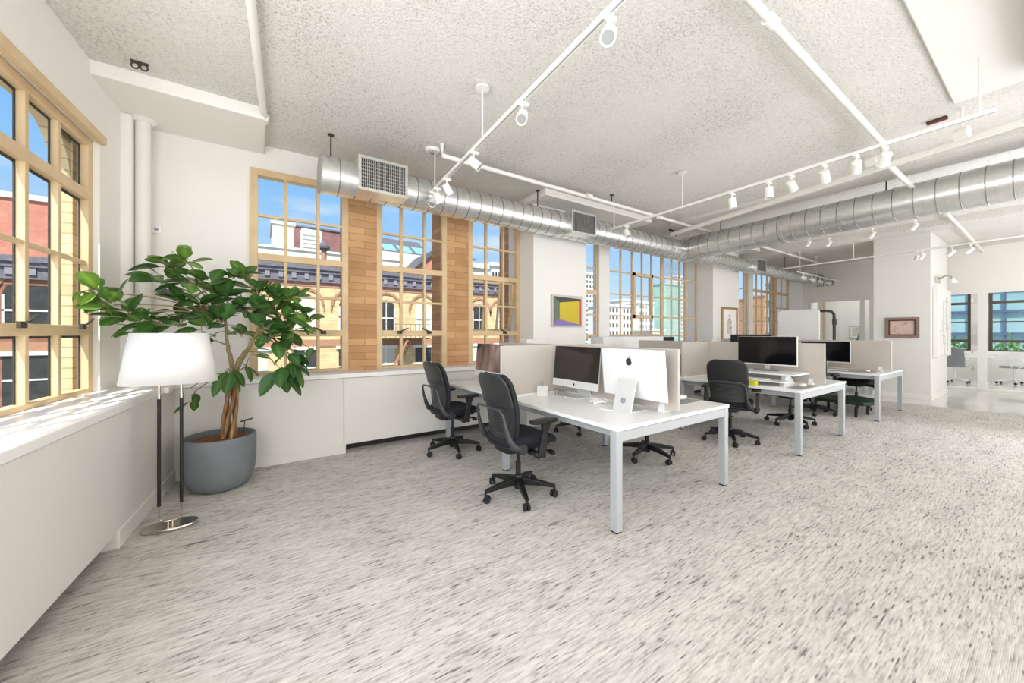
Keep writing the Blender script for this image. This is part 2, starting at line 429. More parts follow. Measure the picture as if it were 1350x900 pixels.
# window wall: wall under the sills, over the heads, the corner, and the deep piers
b = MB()
X1 = -0.11; XP1, XP1e, XP2, XP2e, XP3, XP3e = 3.49, 4.63, 8.75, 9.98, 14.05, 14.6
b.box(-1.05, X1, YW, YW + 0.3, 0, CEIL)
b.box(X1, XR, YW, YW + 0.3, 0, ZS - 0.06); b.box(X1, XR, YW, YW + 0.3, 3.215, CEIL)
for a, c in ((XP1, XP1e), (XP2, XP2e), (XP3, 15.3), (17.35, XR)): b.box(a, c, 4.6, YW + 0.3, 0, CEIL)
struct(b.build('wall_windows', M['wall'], smooth=0))
struct(MB().box(-2.3, XR, YB - 0.15, YB, 0, CEIL).build('wall_rear', M['wall'], smooth=0))
# far wall: solid above the glazed partitions
XG = 14.55
b = MB(); b.box(XG - 0.06, XG + 0.06, YB, 5.0, 2.43, CEIL)
b.box(XG - 0.06, XG + 0.06, 2.2, 3.15, 0, 2.43)
struct(b.build('wall_far', M['wall'], smooth=0))
# conference room outer wall with window openings
XO = 17.5
b = MB(); CZ0, CZ1 = 0.87, 2.62
w1a, w1b = onX(1253, 400, XO).y, onX(1280, 400, XO).y
w2a, w2b = onX(1303, 400, XO).y, -2.2
b.box(XO, XO + 0.3, YB, 5.2, 0, CZ0); b.box(XO, XO + 0.3, YB, 5.2, CZ1, CEIL)
b.box(XO, XO + 0.3, w1a + 0.9, 5.2, CZ0, CZ1); b.box(XO, XO + 0.3, YB, w2b, CZ0, CZ1)
struct(b.build('wall_right', M['wall'], smooth=0))
b = MB().box(XO - 0.02, XO + 0.28, w2a, w1b, CZ0, CZ1)
struct(b.build('trim_1', mat_brick('whitewashed brick', rgb(214, 206, 200), rgb(196, 186, 180), rgb(206, 200, 194), 0.3, 0.08, 0.008, rot=(R_(90), 0, R_(90))), smooth=0))
struct(MB().box(XG + 0.06, XO, 2.3, 2.4, 0, CEIL).build('wall_office', M['wallcool'], smooth=0))
# free standing column block on the right
b = MB(); b.box(11.45, 13.3, 1.55, 2.42, 0, CEIL)
struct(b.build('wall_column', M['wallcool'], smooth=0, bevel=0.006))
struct(MB().box(11.435, 13.315, 1.535, 2.435, 0, 0.1).build('baseboard_column', M['wall'], smooth=0))
# dropped soffits along the window wall and the smooth panel upper right
b = MB(); b.box(-1.12, 0.02, 4.17, YW, 3.385, CEIL + 0.05)
struct(b.build('trim_2', M['wall'], bevel=0.012))
b = MB(); b.box(3.40, 5.9, 4.2, YW, 3.40, CEIL + 0.05); b.box(8.6, 10.2, 4.2, YW, 3.40, CEIL + 0.05)
struct(b.build('trim_3', M['wall'], bevel=0.012))
b = MB(); b.box(1.2, 5.19, YB, 0.566, 3.455, CEIL + 0.05); b.box(1.5, 4.95, YB, 0.12, 3.27, 3.46)
struct(b.build('trim_4', M['wall'], bevel=0.01))
b = MB(); b.box(6.45, 6.95, YB, 4.2, 3.43, CEIL + 0.05); b.box(10.3, 10.75, YB, 4.9, 3.36, CEIL + 0.05)
struct(b.build('trim_5', M['ceiling'], bevel=0.01))

# ------------------------------------------------------------------ windows
WIN = [0]
def window(T, us, rails, z0, z1, fw=0.06, mw=0.035, thick=(), depth=0.07, mat='frame', handles=(), head=0.07, name=None, gasket=False):
    """T(u,n,z)->world (n towards room). us: mullion centres incl. jamb outer edges; rails: z of bars"""
    WIN[0] += 1
    b = MB(); u0, u1 = us[0], us[-1]
    b.box(u0, u0 + fw, -depth / 2, depth / 2, z0, z1, T); b.box(u1 - fw, u1, -depth / 2, depth / 2, z0, z1, T)
    b.box(u0 + fw, u1 - fw, -depth / 2, depth / 2, z1 - head, z1, T); b.box(u0 + fw, u1 - fw, -depth / 2, depth / 2, z0, z0 + 0.035, T)
    for z in rails:
        h = 0.075 if z in thick else 0.028; dd = depth * (0.58 if z in thick else 0.32)
        b.box(u0 + fw, u1 - fw, -dd, dd, z - h / 2, z + h / 2, T)
    for u in us[1:-1]: b.box(u - mw / 2, u + mw / 2, -depth * 0.36, depth * 0.36, z0 + 0.03, z1 - head + 0.01, T)
    o = struct(b.build('window_%d' % WIN[0], M[mat], smooth=0, bevel=0.004))
    g = MB(); g.add([T(u0 + 0.01, 0.0, z0 + 0.01), T(u1 - 0.01, 0.0, z0 + 0.01), T(u1 - 0.01, 0.0, z1 - 0.01), T(u0 + 0.01, 0.0, z1 - 0.01)], [(0, 1, 2, 3)])
    g.build('pane', M['glass'], o, smooth=0)
    if gasket:
        k = MB()
        for u in us[1:-1] + [u1 - fw + mw / 2]: k.box(u - mw / 2 - 0.010, u - mw / 2, -depth * 0.36 - 0.003, -depth * 0.36 + 0.005, z0 + 0.03, z1 - head, T)
        for z in rails:
            if z in thick: k.box(u0 + fw, u1 - fw, -depth * 0.36 - 0.003, -depth * 0.36 + 0.005, z - 0.055, z - 0.036, T)
        k.box(u0 + fw, u1 - fw, -depth * 0.36 - 0.003, -depth * 0.36 + 0.005, z1 - head - 0.014, z1 - head, T)
        k.build('gasket', M['dark'], o, smooth=0)
    for (u, z, flip) in handles:
        h = MB(); h.box(u - 0.03, u + 0.03, depth * 0.55, depth * 0.55 + 0.02, z - 0.02, z + 0.02, T)
        h.tube([T(u, depth * 0.7, z), T(u + 0.02 * flip, depth * 1.0, z + 0.02), T(u + 0.11 * flip, depth * 1.0, z + 0.06)], 0.008, 6)
        h.build('handle', M['iron'], o)
    return o
TW = lambda u, n, z: Vector((u, YW - n, z))
rz = [1.39, 1.81, 2.24, 2.70]; tk = (1.39, 2.24)
g1 = [onY(p, 439, YW).x for p in (330, 458.5, 496, 588, 616.5, 684)]
def span_(a, c, n): return [a + (c - a) * k / n for k in range(n + 1)]
def cols(a, c, n): return [a + (c - a) * k / n for k in range(n + 1)]
for k in range(3):
    a, c = g1[2 * k], g1[2 * k + 1]
    window(TW, cols(a, c, 3), rz, ZS, 3.21, thick=tk, fw=0.07,
           handles=[(a + (c - a) * 0.3, 1.40, 1), (a + (c - a) * 0.72, 1.40, -1)] if k < 2 else [(a + (c - a) * 0.68, 1.40, -1)])
# brick piers between the first three windows
b = MB(); b.box(g1[1], g1[2], YW - 0.03, YW + 0.55, ZS - 0.05, 3.25); b.box(g1[3], g1[4], YW - 0.03, YW + 0.55, ZS - 0.05, 3.25)
struct(b.build('wall_brick_piers', M['brickpier'], smooth=0))
b = MB(); b.box(XP1 + 0.0, XP1 + 0.25, YW + 0.3, YW + 0.6, ZS - 0.6, 3.9); b.box(g1[0] - 0.4, g1[0], YW + 0.3, YW + 0.6, ZS - 0.6, 3.9); b.box(g1[0] - 0.4, XP1 + 0.25, YW + 0.1, YW + 0.5, ZS - 0.7, ZS - 0.1)
struct(b.build('wall_outer_brick', M['brickpier'], smooth=0))
# open awning sash in the third window, swung outward
ax0, ax1 = g1[4] + 0.075, g1[5] - 0.075
piv = 2.24; tilt = R_(9)
def TA(u, n, z):
    d = z - piv
    return Vector((u, YW + 0.03 - n - d * math.sin(tilt) * 1.0, piv + d * math.cos(tilt)))
b = MB(); z0a, z1a = 1.40, 2.21
for q0, q1 in ((ax0, ax0 + 0.04), (ax1 - 0.04, ax1)): b.box(q0, q1, -0.02, 0.02, z0a, z1a, TA)
b.box(ax0, ax1, -0.02, 0.02, z0a, z0a + 0.045, TA); b.box(ax0, ax1, -0.02, 0.02, z1a - 0.04, z1a, TA); b.box(ax0, ax1, -0.015, 0.015, 1.80, 1.825, TA)
for k in (1, 2): q = ax0 + (ax1 - ax0) * k / 3; b.box(q - 0.015, q + 0.015, -0.018, 0.018, z0a, z1a, TA)
o = struct(b.build('window_4', M['frame'], smooth=0)); WIN[0] = 4
# bay two and bay three
xs = [onY(p, 420, YW).x for p in (801, 818, 833, 846, 858.5, 872.5, 885, 895.5, 905, 918)]
rz2 = [1.33, 1.74, 2.17, 2.62]
window(TW, [XP1e + 0.0, onY(786.5, 420, YW).x], rz2, ZS, 3.21, thick=(1.33, 2.17), fw=0.035, depth=0.04)
o5 = window(TW, xs[:6], rz2, ZS, 3.21, thick=(1.33,), fw=0.04, mw=0.036, depth=0.045)
window(TW, xs[5:], rz2, ZS, 3.21, fw=0.04, mw=0.036, depth=0.045)
b = MB(); b.box(xs[2], xs[4], YW - 0.05, YW + 0.03, 2.58, 2.64); b.box(xs[2], xs[4], YW - 0.05, YW + 0.03, 1.70, 1.77)
b.box(xs[2], xs[2] + 0.06, YW - 0.05, YW + 0.03, 1.70, 2.64); b.box(xs[4] - 0.06, xs[4], YW - 0.05, YW + 0.03, 1.70, 2.64)
b.build('sash', M['frame'], o5, smooth=0)
struct(MB().box(onY(903.5, 420, YW + 0.5).x, xs[9] + 0.6, YW + 0.12, YW + 0.55, 0.5, 3.6).build('wall_outer_pier', M['brickrust'], smooth=0))
cx = (onY(787, 420, YW).x, onY(800.5, 420, YW).x)
struct(MB().box(cx[0], cx[1], YW - 0.06, YW + 0.1, ZS, 3.3).build('trim_6', M['wall'], smooth=0))
x3 = [onY(p, 420, YW).x for p in (975.5, 980, 985)] ; x3b = [onY(p, 420, YW).x for p in (990, 997, 1004, 1011, 1017, 1023, 1030, 1038)]
window(TW, [XP2e, x3[1], x3[2]], rz2, ZS, 3.21, fw=0.04, mw=0.036, depth=0.045)
window(TW, x3b, rz2, ZS, 3.21, thick=(2.62,), fw=0.045, mw=0.04, depth=0.05)
struct(MB().box(x3[2], x3b[0], YW - 0.06, YW + 0.1, ZS, 3.3).build('trim_7', M['wall'], smooth=0))
struct(MB().box(onY(1022, 420, YW + .55).x, XP3 + 0.2, YW + 0.15, YW + 0.6, 0.5, 3.7).build('wall_outer_pier', M['bricktan'], smooth=0))
window(TW, span_(15.3, 17.35, 5), rz2, ZS, 3.21, fw=0.06, mw=0.06)
# left window
uj = [onLW(p, 400)[0] for p in (32, 76)]; pitch = uj[1] - uj[0]
us = [uj[0] - pitch * k for k in range(4, 0, -1)] + uj + [U1]
us = [u for u in us if u > U0 + 0.2]; us = [U0] + us
TL = lambda u, n, z: LW(u, n - 0.07, z)
window(TL, us, [1.41, 1.94, 2.47], ZS, ZH, fw=0.07, mw=0.04, thick=(1.41, 2.47), depth=0.06, head=0.07, gasket=True,
       handles=[(uj[0] - 0.1, 1.44, 1), (uj[1] + 0.25, 1.44, 1)])
b = MB(); b.box(U0, U1 + 0.02, -0.01, 0.035, ZH - 0.02, ZH + 0.05, LW)
struct(b.build('trim_8', M['frame'], bevel=0.006))
b = MB(); b.box(U1 - 0.06, U1 + 2.0, -0.24, -0.13, -1, 4.6, LW); b.box(U0, U1, -0.24, -0.13, 2.95, 4.6, LW)
pts = [(U1 - 0.06, 2.96)] + [(U1 - 0.06 - 0.42 * (1 - math.cos(R_(a))), 2.96 - 0.42 * (1 - math.sin(R_(a)))) for a in range(0, 91, 15)]
b.prism(pts, lambda a, c: LW(a, -0.235, c), lambda a, c: LW(a, -0.14, c))
struct(b.build('wall_outer_left', M['brickstone'], smooth=0))
# conference windows (dark bronze frames)
TC = lambda u, n, z: Vector((XO + 0.1 - n, u, z))
def span(a, c, n): return sorted([a + (c - a) * k / n for k in range(n + 1)])
wz = [onX(1315, y, XO).z for y in (421, 443, 407)]
window(TC, span(w1a + 0.9, w1b, 3), [1.16, 1.72, 2.28], CZ0, CZ1, mat='bronze', fw=0.07, mw=0.06, thick=(1.16, 2.28), head=0.03)
window(TC, span(w2a, w2b, 4), [1.16, 1.72, 2.28], CZ0, CZ1, mat='bronze', fw=0.07, mw=0.06, thick=(1.16, 2.28), head=0.03)
# glazed partitions at the far end
def glazed(nm, ya, yb, posts, x=XG):
    b = MB(); b.box(x - 0.05, x + 0.05, ya, yb, 2.36, 2.44); b.box(x - 0.03, x + 0.03, ya, yb, 0, 0.05)
    for p, w in posts: b.box(x - 0.045, x + 0.045, p - w / 2, p + w / 2, 0, 2.4)
    o = struct(b.build(nm, M['wall'], smooth=0))
    MB().add([(x, ya, 0.03), (x, yb, 0.03), (x, yb, 2.4), (x, ya, 2.4)], [(0, 1, 2, 3)]).build('pane', M['glass'], o, smooth=0)
    return o
WIN[0] += 1
glazed('window_%d' % WIN[0], 3.15, 4.6, [(4.56, 0.08), (onX(1137, 430, XG).y, 0.1), (onX(1152, 430, XG).y, 0.1)])
WIN[0] += 1
o = glazed('window_%d' % WIN[0], -2.5, 2.2, [(2.15, 0.1), (onX(1295, 450, XG).y, 0.14), (-1.2, 0.1)])
h = MB(); yy = onX(1291, 450, XG).y + 0.1
for z in (2.2, 0.95, 0.5): h.box(XG - 0.06, XG - 0.03, yy - 0.02, yy + 0.02, z - 0.05, z + 0.05)
h.build('hinge', M['chrome'], o)

# ------------------------------------------------------------------ built-in radiator covers and sills
def cover(name, label, bx, kick, T=None, base=True, group=None):
    pass
def LC(u, n, z):      # left cover line; u = Y, n out into the room
    return Vector((-0.674 + (u - 4.66) * 0.0732 + n, u, z))
t = thing('radiator_cover', 'long white radiator cover under the left window with raised toe recess', 'cabinet', (-0.9, 2.5, 0))
MB().box(-4.5, 4.64, -0.36, -0.012, 0.10, ZS - 0.055, LC).build('panel', M['panel'], t, world=True, bevel=0.003)
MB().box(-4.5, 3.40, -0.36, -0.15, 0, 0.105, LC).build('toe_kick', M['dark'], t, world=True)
MB().box(3.40, 4.64, -0.36, 0.0, 0, 0.115, LC).build('baseboard', M['panel'], t, world=True, bevel=0.003)
t = thing('radiator_cover', 'white radiator cover behind the potted fig with baseboard to the floor', 'cabinet', (0.05, 4.82, 0))
MB().box(-0.9, 0.778, 4.652, 4.98, 0.10, ZS - 0.055).build('panel', M['panel'], t, world=True, bevel=0.003)
MB().box(-0.9, 0.80, 4.64, 4.98, 0, 0.115).build('baseboard', M['panel'], t, world=True, bevel=0.003)
for k, (a, c, lb) in enumerate(((0.782, 3.47, 'white radiator cover under the second and third window with dark toe recess'), (XP1e + 0.01, XP2 - 0.01, 'white radiator cover under the windows between the two art walls'), (XP2e + 0.01, XP3 - 0.01, 'white radiator cover under the farthest windows beyond the desks'))):
    t = thing('radiator_cover', lb, 'cabinet', ((a + c) / 2, 4.82, 0))
    MB().box(a, c, 4.652, 4.98, 0.10, ZS - 0.055).build('panel', M['panel'], t, world=True, bevel=0.003)
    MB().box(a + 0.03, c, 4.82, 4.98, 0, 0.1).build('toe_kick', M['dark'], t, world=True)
b = MB(); b.box(-4.5, 4.62, -0.395, 0.0, ZS - 0.05, ZS, LC)
b.box(-4.5, 4.0, -0.62, -0.39, ZS - 0.05, ZS, LC)
b.box(-1.16, -0.67, 4.3, 4.99, ZS - 0.05, ZS - 0.0005)
b.box(-0.69, XP1 - 0.005, 4.62, 4.985, ZS - 0.05, ZS)
b.box(XP1e + 0.005, XP2 - 0.005, 4.62, 4.985, ZS - 0.05, ZS); b.box(XP2e + 0.005, XP3 - 0.005, 4.62, 4.985, ZS - 0.05, ZS)
struct(b.build('trim_9', M['sill'], smooth=0, bevel=0.004))
# pipe chase in the corner
b = MB(); b.cyl((-0.93, 4.82, ZS), (-0.93, 4.82, 3.36), 0.055, n=24); b.lathe([(0.065, 0), (0.10, 0.03)], (-0.93, 4.82, 3.355), 24)
tag(b.build('riser_pipe', M['pipe'], loc=(-0.93, 4.82, ZS)), 'white vertical pipe in the corner rising from sill to ceiling', 'pipe')
b = MB(); b.box(-1.08, -0.985, 4.72, 4.99, ZS, 3.385)
struct(b.build('trim_10', M['wall'], bevel=0.03, seg=4))
# small wall sensor
p = onY(207, 303, YW)
t = thing('wall_sensor', 'small white sensor box on the wall left of the first window', 'sensor', (p.x, YW, p.z))
MB().box(-0.035, 0.035, -0.03, 0, -0.04, 0.04).build('case', M['whiteplast'], t, bevel=0.008)
MB().cyl((0, -0.03, 0), (0, -0.034, 0), 0.016).build('lens', M['grey'], t)

# ------------------------------------------------------------------ ductwork, pipes, tracks
def duct(name, label, p0, p1, r, step, group=None, collars=()):
    p0, p1 = Vector(p0), Vector(p1); L = (p1 - p0).length; d = (p1 - p0) / L
    t = thing(name, label, 'air duct', tuple(p0), group=group)
    b = MB(); pts = []; rs = []; s = 0.0
    pos = [(0, r)]; x = step
    while x < L - 0.02:
        pos += [(x - 0.006, r), (x - 0.004, r + 0.004), (x + 0.004, r + 0.004), (x + 0.006, r)]; x += step
    pos.append((L, r))
    b.tube([p0 + d * q for q, _ in pos], [w for _, w in pos], 40, caps=True)
    # darker seams
    n = 40
    o = len(b.f); mi = [0] * o
    for k in range(len(pos) - 1):
        if pos[k][1] > r or pos[k + 1][1] > r:
            for j in range(n): mi[k * n + j] = 1
    b.mi = mi
    b.build('duct_body', [M['duct'], M['seam']], t, world=True, smooth=60)
    if len(collars) > 2: MB().tube([p0 - d * 0.012, p0 + d * 0.012], r + 0.004, 40).build('end_cap', M['steelgrey'], t, world=True)
    for q, rr in collars:
        MB().tube([p0 + d * (q - 0.02), p0 + d * (q + 0.02)], rr, 40).build('collar', M['duct'], t, world=True)
    return t
def diffuser(t, p, w, dep, h, nv, nh):
    """grille box with its face towards the room (-Y); p = centre of the face"""
    x, y, z = p
    b = MB(); b.box(x - w / 2, x + w / 2, y, y + dep, z - h / 2, z + h / 2)
    gb = b.build('diffuser_box', M['duct'], t, world=True, bevel=0.004)
    f = MB(); e = 0.03
    f.box(x - w / 2, x + w / 2, y - 0.02, y, z - h / 2, z - h / 2 + e); f.box(x - w / 2, x + w / 2, y - 0.02, y, z + h / 2 - e, z + h / 2)
    f.box(x - w / 2, x - w / 2 + e, y - 0.02, y, z - h / 2 + e, z + h / 2 - e); f.box(x + w / 2 - e, x + w / 2, y - 0.02, y, z - h / 2 + e, z + h / 2 - e)
    for k in range(1, nv): q = x - w / 2 + e + (w - 2 * e) * k / nv; f.box(q - 0.0022, q + 0.0022, y - 0.012, y - 0.004, z - h / 2 + e, z + h / 2 - e)
    for k in range(1, nh): q = z - h / 2 + e + (h - 2 * e) * k / nh; f.box(x - w / 2 + e, x + w / 2 - e, y - 0.008, y - 0.002, q - 0.0018, q + 0.0018)
    f.build('grille', M['duct'], gb, world=True)
    MB().box(x - w / 2 + e, x + w / 2 - e, y - 0.004, y - 0.001, z - h / 2 + e, z + h / 2 - e).build('grille_backing', M['ductdark'], gb, world=True)
def hanger(t, x, y, z0, z1=CEIL):
    MB().cyl((x, y, z0), (x, y, z1), 0.008, n=8).cyl((x, y, z1 - 0.012), (x, y, z1), 0.03, n=12).build('hanger_rod', M['iron'], t, world=True)
YD, ZD = 4.33, 3.05
d1 = duct('air_duct', 'round galvanised duct running over the three left windows', (0.50, YD, ZD), (7.02, YD, ZD), 0.19, 0.165, collars=((0.0 + 0.02, 0.198), (3.2, 0.197), (6.1, 0.2)))
fa = onY(472, 207, YD - 0.27); fb = onY(537, 255, YD - 0.27)
diffuser(d1, ((fa.x + fb.x) / 2, YD - 0.27, 3.05), fb.x - fa.x, 0.32, 0.36, 22, 8)
fa = onY(753, 281, YD - 0.25); fb = onY(785, 315, YD - 0.25)
diffuser(d1, ((fa.x + fb.x) / 2, YD - 0.25, 3.05), fb.x - fa.x, 0.3, 0.34, 14, 1)
hanger(d1, 0.60, YD, ZD + 0.18); hanger(d1, 3.36, YD, ZD + 0.18)
d2 = duct('air_duct', 'large galvanised duct crossing the room toward the viewer on the right', (7.16, 4.30, 3.09), (6.95, -1.5, 3.12), 0.225, 0.19, collars=((1.75, 0.232), (4.25, 0.232)))
hanger(d2, 7.12, 3.6, 3.28); hanger(d2, 6.99, 1.35, 3.28)
b = MB(); b.squad(0.235, 0.235, 0.235, (7.14, YD, 3.07), 1, 1, 32, 16)
b.build('elbow', M['duct'], d2, world=True)
d3 = duct('air_duct', 'slimmer round duct continuing along the window wall to the far end', (7.3, YD, 3.03), (14.2, YD, 3.03), 0.15, 0.15, collars=((0.25, 0.16),))
fa = onY(996, 350, YD - 0.2); fb = onY(1010, 350, YD - 0.2)
diffuser(d3, ((fa.x + fb.x) / 2, YD - 0.2, 3.03), 0.5, 0.3, 0.32, 10, 1)
diffuser(d3, (13.9, YD - 0.2, 3.03), 0.6, 0.3, 0.3, 10, 1)
hanger(d3, 12.0, YD, 3.17)
# wall grille at far end
t = thing('wall_grille', 'small slotted white air grille high on the far wall', 'vent', (XG - 0.06, 4.15, 2.93))
MB().box(-0.03, 0, -0.24, 0.24, -0.12, 0.12).build('frame', M['whiteplast'], t, bevel=0.005)
b = MB()
for k in range(9): b.box(-0.034, -0.029, -0.2 + k * 0.047, -0.175 + k * 0.047, -0.09, 0.09)
b.build('slots', M['grey'], t)

def pipe(label, pts, r, cat='pipe', fit=(), name='sprinkler_pipe', mat='pipe'):
    pts = [Vector(p) for p in pts]
    t = thing(name, label, cat, tuple(pts[0]))
    MB().tube(pts, r, 14).build('tube', M[mat], t, world=True)
    for p, ax in fit:
        p = Vector(p); a = Vector(ax)
        MB().cyl(p - a * 0.045, p + a * 0.045, r * 1.45, n=14).build('fitting', M[mat], t, world=True)
    return t
t = pipe('white sprinkler pipe on the ceiling left, ending above the corner', [(-0.12, 1.6, 3.43), (0.012, 4.25, 3.43)], 0.028, fit=(((0.012, 4.25, 3.43), (0, 1, 0)),))
a0, a1 = onZ(583, 205, 3.36), onZ(1140, 369, 3.36)
t = pipe('long white sprinkler pipe parallel to the window wall', [a0 + Vector((0, 0, 0.13)), a0, (5.61, 3.845, 3.36), (13.2, 3.86, 3.36)], 0.026, fit=(((3.9, 3.82, 3.36), (1, 0, 0)), ((5.6, 3.845, 3.36), (1, 0, 0))))
hanger(t, 4.4, 3.84, 3.37); hanger(t, 8.5, 3.85, 3.37)
q0, q1, q2 = onZ(1350, 160, 3.25), onZ(1163, 209, 3.25), onZ(885, 309, 3.25)
t = pipe('thick white sprinkler main running above the large right duct', [q0 + (q0 - q2) * 0.5, q2], 0.036, fit=((q1, (q0 - q2).normalized()), (onZ(1268, 176, 3.25), (q0 - q2).normalized()), (onZ(1150, 212, 3.25), (q0 - q2).normalized())))
hp = onZ(1268, 176, 3.25); MB().cyl(hp, (hp.x, hp.y, CEIL), 0.012, n=8).build('hanger_rod', M['pipe'], t, world=True)
r0, r1 = onZ(990.8, 0, 3.34), onZ(1163, 188, 3.34)
t = pipe('white branch pipe crossing the ceiling from the upper right', [r0 + (r0 - r1) * 0.6, r1, q1 + Vector((0.15, 0, 0))], 0.026, fit=((onZ(1016, 28, 3.34), (1, 0, 0)),))
t = pipe('short white pipe stub passing above the big duct', [q1, q1 + Vector((1.6, 0, 0.0))], 0.028)
t = pipe('white diagonal pipe near the far right column', [onZ(1248, 281, 3.36), onZ(1308, 344, 3.36)], 0.026)

def rod(t, x, y, z0, z1=CEIL, can=True):
    MB().cyl((x, y, z0), (x, y, z1), 0.006, n=8).build('rod', M['track'], t, world=True)
    if can: MB().lathe([(0.06, 0), (0.06, 0.012), (0.03, 0.03)], (x, y, z1 - 0.03), 24).build('canopy', M['track'], t, world=True)
def rail(label, p0, p1, rods):
    p0, p1 = Vector(p0), Vector(p1)
    t = thing('lighting_track', label, 'lighting track', tuple(p1))
    MB().bar(p0, p1, 0.034, 0.03).build('rail', M['track'], t, world=True, bevel=0.003)
    d = (p1 - p0).normalized(); sd = d.cross(Vector((0, 0, 1)))
    MB().bar(p0 - Vector((0, 0, 0.0152)), p1 - Vector((0, 0, 0.0152)), 0.009, 0.003).build('slot', M['grey'], t, world=True)
    for k, (x, y) in enumerate(rods): rod(t, x, y, p0.z + 0.01, can=not (y > 3.9))
    return t
ZT = 3.03
ta0, ta1 = Vector((1.40, 0.2, ZT)), Vector((1.634, 4.09, ZT))
rail('white track rail on the ceiling left, ending above the duct', ta0, ta1, ((1.55, 2.76), (1.62, 3.98)))
tb0, tb1 = Vector((4.47, 0.28, ZT)), Vector((4.58, 4.0, ZT))
rail('white track rail in front of the large right duct', tb0, tb1, ((4.475, 0.36), (4.54, 2.78), (4.58, 3.95)))
tc0, tc1 = onX(1103, 343, 11.0), onX(1350, 306, 9.4)
rail('distant white track rail crossing in front of the column', (10.45, -1.2, 3.02), (10.95, 4.0, 3.02), ((10.8, 2.6), (10.55, 0.2)))
spot0 = None
def spot(x, y, z, az, tilt, label, group):
    """spot head hanging under a track; az = compass of the beam, tilt from straight down"""
    t = thing('spotlight', label, 'spotlight', (x, y, z - 0.016), group=group)
    MB().box(-0.045, 0.045, -0.016, 0.016, -0.022, 0.0).cyl((0, 0, -0.02), (0, 0, -0.075), 0.008, n=10).build('adapter', M['track'], t, bevel=0.003)
    d = Vector((math.cos(az) * math.sin(tilt), math.sin(az) * math.sin(tilt), -math.cos(tilt)))
    c = Vector((0, 0, -0.10))
    h = MB().tube([c - d * 0.045, c - d * 0.04, c + d * 0.050, c + d * 0.065], [0.027, 0.038, 0.040, 0.040], 24).build('lamp_head', M['track'], t)
    MB().cyl(c + d * 0.0655, c + d * 0.067, 0.032, n=24).build('lens', M['grey'], h)
    MB().tube([c + d * 0.064, c + d * 0.072], [0.041, 0.041], 24, caps=False).build('trim_ring', M['track'], h)
    return t
def lerp(a, b, s): return a + (b - a) * s
def ytrack(p0, p1, y): s = (y - p0.y) / (p1.y - p0.y); return lerp(p0, p1, s)
for y, az, ti, lb in ((1.30, -2.5, 0.75, 'white track spotlight at the top edge beside the stained ceiling patch'), (2.13, -2.3, 0.8, 'white track spotlight midway along the left track rail'), (2.95, -0.6, 0.9, 'white track spotlight beside the ceiling canopy of the left track'), (3.62, 0.2, 0.7, 'white track spotlight just before the duct on the left track'), (3.92, 0.2, 0.5, 'angled white spotlight nearly touching the round duct'), (4.06, -2.4, 0.6, 'white spotlight at the very end of the left track')):
    p = ytrack(ta0, ta1, y); spot(p.x, p.y, p.z, az, ti, lb, 'spotlights on the left track')
for px, az, ti, lb in ((1168, 0.6, 1.0, 'largest white spotlight of the right track beside the pipe tee'), (1130, 0.3, 1.0, 'white spotlight second from the pipe tee on the right track'), (1088, 0.1, 0.8, 'white spotlight third from the pipe tee on the right track'), (1044, 0.0, 1.0, 'white spotlight fourth from the pipe tee on the right track'), (1014, 0.0, 0.1, 'straight hanging white spotlight fifth from the pipe tee'), (965, 0.0, 0.2, 'small straight hanging spotlight farthest from the pipe tee'), (823, -1.2, 0.4, 'white spotlight at the far end of the right track above the second duct grille')):
    d = ray(px, 250); s = 0
    y = d.y / d.x * 4.52; p = ytrack(tb0, tb1, min(y, 3.9)); spot(p.x, p.y, p.z, az, ti, lb, 'spotlights on the right track')
for k, (px, lb) in enumerate(((1208, 'left of two small spotlights over the framed map'), (1214, 'right of two small spotlights over the framed map'), (1254, 'small spotlight right of the column before the diagonal pipe'), (1279, 'small spotlight at the diagonal pipe'))):
    d = ray(px, 330); y = d.y / d.x * 10.6; p = ytrack(Vector((10.45, -1.2, 3.02)), Vector((10.95, 4.0, 3.02)), y)
    spot(p.x, p.y, p.z, 0.4 + k * 0.3, 0.9, lb, 'spotlights on the far track')
for px, lb in ((1066, 'small spotlight under the left half of the big duct'), (1093, 'small white spotlight below the middle of the big duct'), (1150, 'small spotlight under the big duct left of the column'), (1206, 'white ceiling spotlight right of the column top below the big duct')):
    p = onZ(px, 312 if px < 1120 else 300 if px < 1200 else 288, 3.3)
    if p.x > 15: p = Vector((9.5, p.y * 9.5 / p.x, 3.3))
    spot(p.x, p.y, p.z, 1.0, 0.8, lb, 'spotlights beyond the big duct')
rail('distant white track rail along the slim duct', (11.1, 3.75, 2.93), (14.3, 3.75, 2.93), ((11.3, 3.75), (12.4, 3.75), (13.8, 3.75)))
for k in range(5):
    spot(11.5 + k * 0.6, 3.75, 2.93, -1.2, 0.9, ['white spotlight nearest on the row beside the slim duct', 'second white spotlight on the row beside the slim duct', 'middle white spotlight on the row beside the slim duct', 'fourth white spotlight on the row beside the slim duct', 'farthest white spotlight on the row beside the slim duct'][k], 'spotlights beside the slim duct')
p = onZ(888, 303, CEIL)
t = thing('pipe_hanger', 'small dark iron hanger and clamps above the duct elbow', 'bracket', tuple(p))
MB().bar((-0.14, 0, -0.02), (0.14, 0.02, -0.02), 0.03, 0.03).build('strut', M['iron'], t)
for k in range(3): MB().cyl((-0.1 + k * 0.09, 0, -0.02), (-0.1 + k * 0.09, 0, -0.12), 0.008, n=8).build('threaded_rod', M['iron'], t)
